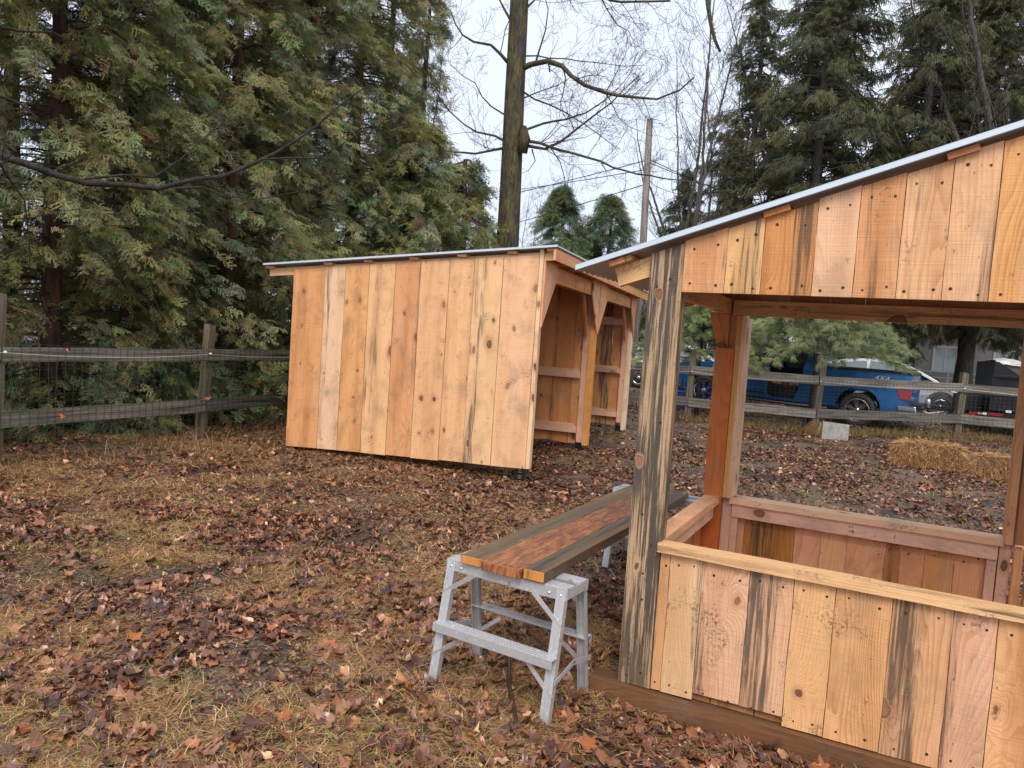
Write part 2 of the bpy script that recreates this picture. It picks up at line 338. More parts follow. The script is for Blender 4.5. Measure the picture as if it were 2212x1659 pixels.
ALU=alu_mat()
def slab_mat():
    s=NT('wet_orange_bark_slab'); q_=s.n.new('ShaderNodeUVMap'); q_.uv_map='UVMap'; co=q_.outputs[0]; a=s.noise(s.mapv(co,(34,7,20)),1,6,.8,.4); b=s.noise(s.mapv(co,(13,2.6,8),(5,1,2)),1,6,.75,.2); g=s.noise(s.mapv(co,(90,30,60)),1,4,.7)
    c=s.mix(s.ss(a,.36,.62),(.16,.055,.028),(.50,.185,.06)); c=s.mix(s.math('MULTIPLY',s.ss(b,.48,.62),.8),c,(.13,.040,.032)); c=s.mix(s.math('MULTIPLY',s.ss(g,.60,.70),.6),c,(.62,.33,.14))
    return s.fin(c,s.math('MULTIPLY_ADD',b,.5,.08),s.bump(s.math('ADD',a,g),.7,.008),.5)
SLAB=slab_mat()
ZINC=simple('galvanised_roof_sheet',(.62,.68,.74),.38,.25,.6,3,.18); BLACKST=simple('black_steel_foot',(.012,.012,.013),.35); SILV=simple('bright_bolt',(.7,.7,.7),.3,.8)


# ---------------- ground ----------------
def build_ground():
    q=np.linspace(-1,1,420); xs=3+np.sinh(q*4.6)/np.sinh(4.6)*220; q2=np.linspace(0,1,460); ys=-12+ (np.sinh(q2*5.2)/np.sinh(5.2))*330
    ys=np.concatenate([np.linspace(-60,-2,12),np.linspace(-1.5,22,420),22+ (np.sinh(np.linspace(.02,1,70)*4)/np.sinh(4))*330])
    xs=np.concatenate([-9-(np.sinh(np.linspace(1,.02,60)*4)/np.sinh(4))*240,np.linspace(-9,14,440),14+(np.sinh(np.linspace(.02,1,60)*4)/np.sinh(4))*260])
    X,Y=np.meshgrid(xs,ys); Z=gz(X,Y); Vt=np.stack([X,Y,Z],-1).reshape(-1,3); nx,ny=len(xs),len(ys)
    i=np.arange(nx*ny).reshape(ny,nx); F=np.stack([i[:-1,:-1],i[:-1,1:],i[1:,1:],i[1:,:-1]],-1).reshape(-1,4)
    o=mesh_np('ground',Vt,F,GROUND,smooth=True); tag(o,kind='structure')
build_ground()

# ---------------- colours of new boards ----------------
PAL=[srgb(222,160,108),srgb(228,170,120),srgb(232,180,132),srgb(216,150,98),srgb(224,158,96),srgb(234,186,146),srgb(212,146,100)]
KW=1.0
def pick(): 
    c=random.choice(PAL); k=random.uniform(.86,1.05)*KW; return tuple(min(.95,x*k) for x in c)
def P(stain=0,grain=.4,orange=.2,saw=.3): return (stain,grain,orange,saw)
Z=Vector((0,0,1))
class Frame:
    """local frame of a building: s along its near wall, t away from the camera, z up"""
    def __init__(f,o,th):
        f.o=Vector((o[0],o[1],0)); f.a=Vector((math.cos(th),math.sin(th),0)); f.b=Vector((-math.sin(th),math.cos(th),0))
    def p(f,s,t,z): return f.a*s+f.b*t+Z*z      # relative to the building's origin
def stick(mb,F,s,t,z,ds,dt,dz,c=None,p=None,along=None,**k):
    """timber of size ds x dt x dz with its grain along the longest side (or 'along')"""
    c=c or pick(); p=p or P(0,.4,.15,.15)
    d={'s':ds,'t':dt,'z':dz}; ax={'s':F.a,'t':F.b,'z':Z}
    al=along or max(d,key=lambda q:abs(d[q])); oth=[q for q in 'stz' if q!=al]
    A,B,N=ax[oth[0]],ax[al],ax[oth[1]]
    if A.cross(B).dot(N)<0: oth=oth[::-1]; A,N=N,A
    mb.board(F.p(s,t,z),A,B,N,d[oth[0]],d[al],d[oth[1]],c,p,**k)

# ---------------- large market stall (behind) ----------------
F1=Frame((.233,8.838),2.8071-math.pi)
st1=empty('market_stall',(F1.o.x,F1.o.y,0),label='large unfinished pine market stall with two open bays and a wall of wide vertical boards',cat='market stall')
roof1=lambda s:2.79+.0825*s
def wallmesh(F,seams,t0,zb,zt,cols,th=.025,axis='s',fixed=0,sgn=-1,nrows=(),wob=.002,gap=.003,nr=.004,stag=.006):
    """boards side by side along s (axis='s', plane t=t0) or along t (plane s=t0)"""
    mb=MB()
    for i in range(len(seams)-1):
        x0,x1=seams[i]+gap,seams[i+1]-gap; c,p,pos=cols[i%len(cols)] if cols else (pick(),P(random.choice([0,0,.3,.6]),random.uniform(.3,.6),random.uniform(0,.5),random.uniform(.1,.6)),random.random())
        j=random.uniform(0,stag); bz0,bz1=zb(x0)+random.uniform(-.006,.006),zb(x1)+random.uniform(-.006,.006)
        za,zc=zt(x0),zt(x1); w=x1-x0
        nails=[]
        for zz in nrows:
            zr=zz if zz>=0 else min(za,zc)+zz
            nn=3 if w>.28 else 2
            for k in range(nn): nails.append(((k+.5)/nn+random.uniform(-.05,.05),zr))
        if axis=='s':
            A=F.a; N=F.b*sgn; o=F.p(x0,t0,0)
            if A.cross(Z).dot(N)<0: # flip across axis so that faces point outward
                o=F.p(x1,t0,0); A=-A; bz0,bz1=bz1,bz0; za,zc=zc,za; pos=1-pos
        else:
            A=F.b; N=F.a*sgn; o=F.p(t0,x0,0)
            if A.cross(Z).dot(N)<0: o=F.p(t0,x1,0); A=-A; bz0,bz1=bz1,bz0; za,zc=zc,za; pos=1-pos
        mb.board(o+N*j,A,Z,N,w,1,th,c,p,pos,b0=(bz0,bz1),b1=(za,zc),seg=9,wob=wob,nails=nails,nr=nr)
    return mb
S=srgb
seams=[-3.42,-2.95,-2.80,-2.50,-2.27,-2.12,-1.895,-1.54,-1.15,-.80,-.445,-.10,-.0]
seams=[-3.42,-2.93,-2.62,-2.27,-1.895,-1.54,-1.15,-.82,-.447,.0]
cols1=[(S(224,158,104),P(.2,.6,.45,1.),.0),(S(230,184,142),P(.42,.4,.05,.3),.15),(S(228,166,108),P(0,.8,.35,.3),.3),(S(232,178,126),P(.42,.35,.3,.3),.0),
 (S(222,158,108),P(.34,.7,.4,.5),1.),(S(228,172,122),P(.18,.45,.2,.6),.95),(S(232,176,126),P(.12,.5,.3,.8),.4),(S(230,180,128),P(.50,.3,.05,.6),.2),(S(232,178,132),P(.22,.35,.05,.9),1.)]
zb1=lambda s:.151+.030*s
near1=wallmesh(F1,seams,0,zb1,lambda s:roof1(s)-.085,cols1,nrows=(.22,1.15,-.06),nr=.0045); near1.build('wall',[WOOD,NAIL],st1)
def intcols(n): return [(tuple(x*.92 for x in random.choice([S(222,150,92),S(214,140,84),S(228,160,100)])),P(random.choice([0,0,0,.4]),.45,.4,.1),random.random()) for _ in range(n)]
def sm(a,b,w): 
    n=max(1,round((b-a)/w)); r=[a]
    for i in range(n): r.append(a+(b-a)*(i+1)/n+(random.uniform(-.04,.04) if i<n-1 else 0))
    return r
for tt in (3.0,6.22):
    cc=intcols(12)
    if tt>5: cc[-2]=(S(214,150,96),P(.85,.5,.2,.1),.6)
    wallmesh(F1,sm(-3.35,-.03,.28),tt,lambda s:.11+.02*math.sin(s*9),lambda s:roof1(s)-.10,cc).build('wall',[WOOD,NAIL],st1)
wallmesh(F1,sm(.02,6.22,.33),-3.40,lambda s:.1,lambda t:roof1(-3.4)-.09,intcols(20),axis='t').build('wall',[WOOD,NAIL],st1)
def tree_of(name,mats,parent,fn,bevel=0):
    mb=MB(); fn(mb); return mb.build(name,mats,parent,bevel=bevel)
YEL=S(234,192,146); PINK=S(226,172,140); ORG=S(214,130,66)
# posts at the open front
for tt,ext,pp in ((.0,.09,P(.35,.5,.3,.1)),(2.92,.14,P(.25,.5,.8,.1)),(6.12,.14,P(0,.4,.2,.1))):
    c=YEL if tt<1 else (S(226,150,72) if tt<4 else S(238,200,160))
    mb=MB(); stick(mb,F1,.003 if tt<1 else -.035,tt+.002 if tt>0 else -.024,.15-.004*tt*5,.047 if tt<1 else .085,ext,2.62,c,pp); mb.build('post',WOOD,st1)
    mb=MB(); stick(mb,F1,-.135,tt+.02,.15-.02*tt/3,.097,ext-.04,2.48,PINK,P(0,.3,0,.1)); mb.build('stud',WOOD,st1)
for tt in (.1,3.1,6.1):
    mb=MB(); stick(mb,F1,-3.36,tt,.12,.09,.09,2.2); mb.build('post',WOOD,st1)
# horizontal rails on the partitions (towards the camera) and inside walls
for tt in (2.97,6.19):
    for z0,h in ((.28,.10),(1.15,.10),(2.10,.12)):
        if z0>2 and tt<4: continue
        mb=MB(); stick(mb,F1,-3.3,tt-.085,z0,3.16,.04,h,PINK,P(0,.3,0,.1))
        stick(mb,F1,-3.3,tt-.087,z0+h,3.12,.09,.035,S(226,176,128),P(0,.35,.1,.1)); mb.build('rail',WOOD,st1)
# headers over the two openings
for a0,a1,cc in ((.07,2.94,(S(220,140,84),P(.1,.5,.7,.1))),(3.04,6.14,(S(220,158,104),P(.25,.5,.3,.1)))):
    mb=MB(); stick(mb,F1,.0,a0,2.43,.04,a1-a0,.20,*cc); mb.build('header',WOOD,st1)
    mb=MB(); stick(mb,F1,-.10,a0,2.44,.04,a1-a0,.14); mb.build('header',WOOD,st1)
# corner gussets, cut to a point at the bottom
def gusset(t0,t1,tip,c,p):
    mb=MB(); pts=[F1.p(.052,t0,1.85),F1.p(.052,t0,2.655),F1.p(.052,t1,2.655),F1.p(.052,t1,2.43)]
    if t1<t0: pts=pts[::-1]
    mb.poly(pts,F1.a*.022,c,p,uvf=lambda q,a=random.uniform(0,30):(q.dot(F1.b)+a,q.z+a)); mb.build('corner_brace',WOOD,st1)
gusset(.0,.50,0,S(224,160,116),P(0,.5,.2,.1)); gusset(2.965,2.50,0,S(222,164,120),P(0,.4,.1,.1)); gusset(3.0,3.55,0,S(228,160,112),P(0,.4,.2,.1)); gusset(6.21,5.75,0,S(222,150,104),P(0,.5,.3,.1))
for t0,t1 in ((2.9,2.52),(6.1,5.72),(.12,.45),(3.08,3.45)):
    mb=MB(); sg=1 if t1>t0 else -1
    d=F1.p(0,t1-t0,.62).normalized(); n_=F1.a
    mb.board(F1.p(-.09,t0,1.86),d.cross(n_)*-1,d,n_ if True else n_,.09,.74,.04,S(190,122,76),P(0,.4,.3,.1)); mb.build('corner_brace',WOOD,st1)
# rafters, their tails showing past the walls, and purlins
k=0
for tt in [ .002,.62,1.24,1.86,2.48,3.04,3.7,4.35,5.0,5.6,6.22]:
    mb=MB(); th=.04; e=Vector(F1.p(1,0,.0825)).normalized(); L=4.0/ F1.p(1,0,.0825).normalized().dot(F1.a)
    o=F1.p(-3.82,tt,roof1(-3.82)-.155); N=F1.b; A=e.cross(N)*-1; A=N.cross(e)
    if A.z<0: A=-A
    mb.board(o if A.cross(e).dot(N)>0 else o+N*th,A,e,N if A.cross(e).dot(N)>0 else -N,.10,L,th,S(226,176,126) if tt<.1 else pick(),P(0,.5,.3,.1)); mb.build('rafter',WOOD,st1)
for s_ in (-3.86,-2.95,-2.35,-1.7,-1.05,-.4,.09):
    mb=MB(); stick(mb,F1,s_,-.05,roof1(s_)-.052,.12,6.75,.034,random.choice([S(216,150,100),S(228,176,132)]),P(.1,.4,.3,.1)); mb.build('purlin',WOOD,st1)
for a0,a1,cc in ((-.08,3.35,(S(226,158,110),P(0,.5,.3,.1))),(3.352,6.72,(S(224,160,104),P(.05,.5,.4,.1)))):
    mb=MB(); stick(mb,F1,.185,a0,roof1(.18)-.165,.03,a1-a0,.13,*cc,seg=8,wob=.004); mb.build('fascia_board',WOOD,st1)
def corrugated(F,s0,s1,t0,t1,zf,parent,mat,pitch=.076,amp=.009,skew=0,label=None):
    """sheet metal roof, ribs running down the slope (along s)"""
    mb=MB(); n=int((t1-t0)/(pitch/4)); N=12; b=0
    prof=[0,.35,1,.35] 
    rows=[]
    for i in range(n+1):
        t=t0+(t1-t0)*i/n; h=amp*2*prof[i%4]
        r=[]
        for j in range(N+1):
            s=s0+(s1-s0)*j/N; r.append(len(mb.v)); mb.v.append(F.p(s,t,zf(s)+h))
        rows.append(r)
    for i in range(n):
        for j in range(N): mb.face((rows[i][j],rows[i][j+1],rows[i+1][j+1],rows[i+1][j]))
    o=mb.build('roof',mat,parent); so_=o.modifiers.new('solid','SOLIDIFY'); so_.thickness=.0035; so_.offset=1
    # folded drip edge along the near side
    mb=MB(); z0=zf(s0); z1=zf(s1)
    mb.poly([F.p(s0,t0-.004,z0+.024),F.p(s1,t0-.004,z1+.024),F.p(s1,t0-.004,z1+.002),F.p(s0,t0-.004,z0+.002)],F.b*-.002); mb.poly([F.p(s0,t0-.006,z0+.0245),F.p(s1,t0-.006,z1+.0245),F.p(s1,t0+.05,z1+.0245),F.p(s0,t0+.05,z0+.0245)],Z*.002)
    mb.build('edge_trim',TRIM,o); return o
TRIM=simple('pale_metal_edge_trim',(.62,.70,.78),.4,.1,.5)
corrugated(F1,-3.86,.235,-.10,6.78,lambda s:roof1(s)-.018,st1,ZINC)
# dark felt strip under the sheet edge
# adjustable black feet
for s_,t_ in ((-.10,.03),(-.10,2.95),(-.10,6.14),(-3.32,.12),(-3.32,3.1),(-3.32,6.14)):
    p_=F1.p(s_,t_,0)+F1.o; g=G(p_.x,p_.y); mb=MB(); mb.box(F1.p(s_-.05,t_,g-.02),F1.a,F1.b,Z,.105,.09,.20-g,(0,0,0)); f=mb.build('foot',BLACKST,st1,bevel=.006)
    for zz in (.05,.075,.12,.145):
        if (s_,t_)!=(-.10,.03): break
        mb=MB(); mb.box(F1.p(s_-.0,t_-.006,zz+g),F1.a,F1.b,Z,.045,.008,.005); mb.build('bolt',SILV,f)

# ---------------- small booth (near right) ----------------
F2=Frame((.607,3.492),-.4728)
st2=empty('market_booth',(F2.o.x,F2.o.y,0),label='near small pine booth with counter opening, stained corner post and sloping metal roof',cat='market booth')
rt=lambda s:2.18+.3206*s     # top of the metal
wt=lambda s:2.133+.3206*s    # top of the boards
# stained corner post
mb=MB(); mb.board(F2.p(0,0,0),F2.a,Z,-F2.b,.160,1,-.075 if False else .001,S(214,164,100),P(0,.3,.2,.2),b0=(.083,.083),b1=(.1,.1))
mb=MB(); o=F2.p(0,.075,0); mb.board(o,F2.a,Z,-F2.b,.158,1,.075,S(200,162,120),P(1.26,.6,.0,.3),.5,b0=(.083,.086),b1=(wt(0)+.003,wt(.158)+.003),seg=16,wob=.0018,
   nails=[(.72,.16),(.25,.13),(.6,.5),(.5,.62),(.7,1.36),(.68,.78),(.35,.92),(.66,2.02),(.3,1.98)],nr=.0055); mb.build('post',[WOOD,NAIL],st2)
mb=MB(); stick(mb,F2,.03,.077,.1,.12,.03,2.03,S(196,120,62),P(0,.5,.8,.1)); mb.build('stud',WOOD,st2)
# lower front wall
lows=[.160,.209,.359,.569,.753,.921,1.135,1.351,1.50,1.70,1.90,2.12,2.40]
lc=[(S(206,150,92),P(.35,.6,.5,.2),0.),(S(224,182,126),P(.26,.5,.35,.4),.9),(S(220,170,122),P(.50,.75,.15,.5),0.),(S(220,170,120),P(.60,.7,.25,.6),.15),(S(224,170,108),P(.30,.6,.5,.5),.9),
 (S(224,168,106),P(.24,.95,.35,.5),1.),(S(214,160,106),P(.60,.9,.2,.3),.25),(S(220,166,120),P(.48,.6,.25,.5),.0),(S(226,168,108),P(.12,.6,.6,.6),.4),(S(222,164,110),P(.3,.6,.3,.6),.4)]
nl=[(.25,.03+.1),(.78,.03+.1),(.25,.70),(.78,.70)]
mb=MB()
for i in range(len(lows)-1):
    x0,x1=lows[i]+.0015,lows[i+1]-.0015; c,p,pos=lc[i%len(lc)]; c=tuple(x*q for x,q in zip(c,(1.,.98,1.12))); b=.125 if i in(2,3) else .088
    mb.board(F2.p(x0,.0+random.uniform(0,.003)+.025,0),F2.a,Z,-F2.b,x1-x0,1,.025,c,p,pos,b0=(b,b+.003),b1=(.75,.75),seg=9,wob=.002,nails=nl if x1-x0>.1 else [(.5,.13),(.5,.7)],nr=.0052)
mb.build('front_wall',[WOOD,NAIL],st2)
mb=MB(); stick(mb,F2,.150,-.03,.754,2.26,.082,.042,S(228,178,124),P(.52,.6,.25,.2),seg=14,wob=.003); mb.build('counter_ledge',WOOD,st2)
for x in (.17,.95,1.7,2.36):
    mb=MB(); stick(mb,F2,x,.028,.09,.04,.07,.66,PINK,P(0,.3,0,.1)); mb.build('stud',WOOD,st2)
mb=MB(); stick(mb,F2,.21,.028,.66,2.15,.04,.09,PINK,P(0,.3,0,.1)); mb.build('rail',WOOD,st2)
# gable above the opening
gs=[.158,.348,.503,.713,.872,1.033,1.195,1.352,1.54,1.72,1.92,2.13,2.40]
gc=[(S(222,158,108),P(.28,.6,.35,.5),.95),(S(226,172,112),P(.62,.45,.2,.4),.75),(S(214,144,82),P(.50,.8,.8,.3),.6),(S(228,176,134),P(.2,.4,.1,.2),.9),(S(218,154,102),P(.32,.6,.5,.8),.3),
 (S(226,172,124),P(.42,.75,.2,.4),.5),(S(224,168,120),P(.30,.5,.2,.4),1.),(S(222,158,94),P(.0,.8,.4,.2),.5)]
mb=MB()
for i in range(len(gs)-1):
    x0,x1=gs[i]+.0012,gs[i+1]-.0012; c,p,pos=gc[i%len(gc)]; z1=(wt(x0)+wt(x1))/2-.006*(i%3); hs_=(wt(x1)-wt(x0))/2
    mb.board(F2.p(x0,.025+random.uniform(-.003,.003),0),F2.a,Z,-F2.b,x1-x0,1,.027,c,p,pos,b0=(1.965,1.965),b1=(z1-hs_+.012,z1+hs_+.012),seg=5,wob=.0016,
      nails=[(.2,2.0),(.8,2.0),(.25,z1-.06),(.78,z1-.045)],nr=.006)
mb.build('gable_wall',[WOOD,NAIL],st2)
mb=MB(); stick(mb,F2,.16,.027,1.985,2.22,.04,.14,S(230,182,134),P(.2,.5,.3,.1)); mb.build('header',WOOD,st2)
# skids under the booth
for t_,lab in ((-.045,None),(1.33,None)):
    mb=MB(); stick(mb,F2,-.135,t_+.01,-.03,2.6,.13,.112,S(92,64,44),P(.35,.6,.35,.1),seg=10,wob=.004); mb.build('skid',WETW if False else WOOD,st2)
mb=MB()
for i in range(12): stick(mb,F2,.05+i*.195,.03,.085,.19,1.45,.02,S(160,104,62),P(.3,.5,.4,.2))
mb.build('floor',WOOD,st2)
# left low wall, its ledge and rail
mb=wallmesh(F2,sm(.08,1.36,.16),.06,lambda t:.09,lambda t:.75,[(S(214,148,112),P(.5,.5,.2,.3),.4),(S(220,150,104),P(.2,.5,.3,.3),.4)],axis='t',th=.024,sgn=-1); mb.build('side_wall',[WOOD,NAIL],st2)
mb=MB(); stick(mb,F2,.062,.075,.754,.095,1.285,.042,S(232,172,126),P(.05,.4,.15,.2)); mb.build('counter_ledge',WOOD,st2)
mb=MB(); stick(mb,F2,.092,.09,.665,.04,1.2,.088,S(232,188,150),P(0,.3,0,.1)); mb.build('rail',WOOD,st2)
# back corner post B with block and brace
mb=MB(); stick(mb,F2,.052,1.33,.10,.115,.05,1.628,S(196,100,40),P(.04,.65,.85,.1),seg=8,wob=.002); mb.build('post',WOOD,st2)
mb=MB(); stick(mb,F2,.06,1.385,.10,.10,.09,2.0,S(190,120,74),P(0,.4,.2,.1)); mb.build('post',WOOD,st2)
mb=MB(); stick(mb,F2,.169,1.335,.795,.032,.14,1.14,S(206,150,82),P(.1,.5,.3,.1)); mb.build('window_frame',WOOD,st2)
mb=MB(); stick(mb,F2,.202,1.33,.797,.024,.20,1.13,S(232,184,142),P(.2,.4,.0,.2),seg=6,wob=.0015); mb.build('window_frame',WOOD,st2)
d=(F2.p(0,-.20,.21)).normalized(); mb=MB(); 
mb.poly([F2.p(.062,1.325,1.73),F2.p(.062,1.375,1.73),F2.p(.062,1.12,1.935),F2.p(.062,1.03,1.935)],F2.a*.045,S(200,126,66),P(.1,.7,.6,.1)); mb.build('corner_brace',WOOD,st2)
mb=MB(); stick(mb,F2,.055,1.375,1.73,.06,.02,.21,S(204,122,66),P(.05,.6,.6,.1)); mb.build('post',WOOD,st2)
# left side header
mb=MB(); stick(mb,F2,.085,.08,1.945,.04,1.32,.09,S(226,170,118),P(0,.5,.3,.1)); mb.build('header',WOOD,st2)
mb=MB(); stick(mb,F2,.045,.08,1.96,.038,1.36,.13,S(170,104,60),P(0,.5,.3,.1)); mb.build('header',WOOD,st2)
# back: header, ledge, rail, boards, studs
mb=MB(); stick(mb,F2,.14,1.345,1.937,2.2,.045,.092,S(232,184,134),P(.3,.7,.3,.4),nails=()); mb.build('header',WOOD,st2)
mb=MB()
gz_=lambda x:wt(x)-.03
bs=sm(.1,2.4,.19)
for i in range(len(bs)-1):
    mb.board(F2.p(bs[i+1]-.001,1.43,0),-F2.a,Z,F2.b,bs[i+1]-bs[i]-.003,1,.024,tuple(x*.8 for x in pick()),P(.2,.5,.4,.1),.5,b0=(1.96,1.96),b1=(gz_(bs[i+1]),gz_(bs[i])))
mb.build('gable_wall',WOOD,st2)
mb=MB(); stick(mb,F2,.21,1.36,.757,1.455,.135,.038,S(236,188,146),P(0,.35,.05,.1)); mb.build('counter_ledge',WOOD,st2)
mb=MB(); stick(mb,F2,.225,1.385,.672,1.42,.04,.083,S(224,176,146),P(0,.35,.0,.05)); r_=mb.build('rail',WOOD,st2)
INK=simple('black_lumber_stamp',(.05,.035,.03),.7)
def stamp(txt,s,z,size):
    cu=bpy.data.curves.new('lumber_stamp','FONT'); cu.body=txt; cu.size=size; cu.extrude=.0002; o=bpy.data.objects.new('lumber_stamp',cu); dg=None
    col.objects.link(o); bpy.context.view_layer.update(); me=bpy.data.meshes.new_from_object(o); me.name='lumber_stamp'; col.objects.unlink(o); me.materials.clear(); me.materials.append(INK)
    q=link('lumber_stamp',me,r_); q.matrix_local=Matrix((( *F2.a[:],),)).to_3x3().to_4x4() if False else Matrix.Identity(4)
    X=F2.a; Y=Z; Nn=X.cross(Y); mt=Matrix((X,Y,Nn)).transposed().to_4x4(); mt.translation=F2.p(s,1.3835,z); q.matrix_local=mt
stamp('II-I',.90,.722,.022); stamp('HB',.905,.695,.022); stamp('I',1.14,.70,.03)
bi=[.260,.303,.438,.602,.752,.898,1.104,1.183,1.307,1.454,1.60,1.66]
bc_=[(S(206,150,110),P(0,.4,.1,.1),.5),(S(186,126,60),P(.62,.8,.7,.2),.7),(S(178,120,56),P(.72,.9,.6,.2),.1),(S(222,162,124),P(0,.5,.15,.2),.5),(S(220,162,116),P(.1,.5,.1,.2),.9),(S(224,160,112),P(.0,.6,.1,.4),.9),
 (S(176,116,66),P(.7,.8,.5,.2),.5),(S(214,150,104),P(.2,.6,.3,.2),.3),(S(212,148,94),P(.25,.5,.4,.2),.3),(S(222,158,110),P(0,.4,.3,.2),.5)]
mb=MB()
for i in range(len(bi)-1):
    c,p,pos=bc_[i%len(bc_)]; mb.board(F2.p(bi[i]+.0015,1.475,0),F2.a,Z,-F2.b,bi[i+1]-bi[i]-.003,1,.024,c,p,pos,b0=(.10,.10),b1=(.75,.75),seg=4,wob=.0015,nails=[(.3,.62),(.75,.66)] if i>5 else [],nr=.005)
mb.build('back_wall',[WOOD,NAIL],st2)
for x,w_ in ((.165,.055),(.222,.042),(1.60,.045),(1.652,.055)):
    mb=MB(); stick(mb,F2,x,1.40,.10,w_,.045,.655 if x>.2 and x<1.62 else .69,S(224,176,148),P(0,.35,0,.05)); mb.build('stud',WOOD,st2)
# right side of the back: frame C, upper boards, lower door panel
mb=MB(); stick(mb,F2,1.665,1.33,.778,.034,.13,1.16,S(224,164,114),P(.1,.5,.2,.3),seg=6,wob=.001); mb.build('window_frame',WOOD,st2)
mb=MB(); stick(mb,F2,1.70,1.36,.76,.014,.10,1.18,S(120,76,44),P(0,.4,.2,.1)); mb.build('window_frame',WOOD,st2)  # shaded gap beside frame C, painted as a dark brown strip
mb=MB()
for i in range(5): mb.board(F2.p(1.716+i*.14,1.40,0),F2.a,Z,-F2.b,.137,1,.026,*((S(222,154,104),P(.12,.5,.4,.3)) if i%2==0 else (S(214,148,96),P(.3,.5,.4,.3))),b0=(.775,.775),b1=(1.94,1.94),nails=[(.3,.83),(.75,.82)],nr=.005)
mb.build('back_wall',[WOOD,NAIL],st2)
for x in (1.715,1.775):
    mb=MB(); stick(mb,F2,x,1.345,.10,.04,.05,.655,S(230,166,108),P(.1,.5,.4,.1)); mb.build('stud',WOOD,st2)
mb=MB(); d=F2.p(.4,0,-.45).normalized(); mb.board(F2.p(1.815,1.36,.70),F2.b.cross(d)*-1,d,F2.b*-1,.06,.6,.03,S(230,180,132),P(0,.4,.1,.1)); mb.build('door_brace',WOOD,st2)
mb=MB()
for i in range(4): mb.board(F2.p(1.82+i*.14,1.42,0),F2.a,Z,-F2.b,.137,1,.024,S(212,142,86),P(.2,.5,.4,.3),b0=(.11,.11),b1=(.76,.76))
mb.build('door',WOOD,st2)
# right hand wall, out of frame but closing the booth
wallmesh(F2,sm(.03,1.42,.2),2.40,lambda t:.09,lambda t:wt(2.4)-.02,None,axis='t',sgn=1,th=.024).build('side_wall',[WOOD,NAIL],st2)
for t_ in (.03,1.36):
    mb=MB(); stick(mb,F2,2.31,t_,.09,.085,.085,2.7); mb.build('post',WOOD,st2)
# roof timbers and sheet
e=F2.p(1,0,.3206).normalized()
for i,tt in enumerate((.03,.72,1.39)):
    N=F2.b; A=N.cross(e); A=A if A.z>0 else -A; o=F2.p(-.18 if i!=0 else -.155,tt,wt(-.18 if i!=0 else -.155)-.098); 
    Nn=A.cross(e); o=o+(N*.04 if Nn.dot(N)<0 else V(0,0,0))
    mb=MB(); mb.board(o,A,e,Nn,.092,2.9,.04,S(232,184,126) if i==0 else S(170,112,66),P(.0,.8,.25,.1),seg=8,wob=.001); mb.build('rafter',WOOD,st2)
for s_ in (-.19,.50,1.17,1.75,2.35):
    mb=MB(); o=F2.p(s_,-.025,wt(s_)); A=Z.cross(F2.b); A=e; mb.board(o,A,F2.b,A.cross(F2.b),.11,1.6,.026,*((S(214,146,92),P(.4,.5,.5,.1)) if s_<0 else (S(190,118,70),P(.3,.5,.5,.1)))); mb.build('purlin',WOOD,st2)
corrugated(F2,-.355,2.62,-.045,1.62,lambda s:rt(s)-.018,st2,simple('dull_metal_sheet',(.50,.47,.46),.45,.2,.5,2.5,.15),pitch=.076,amp=.004)

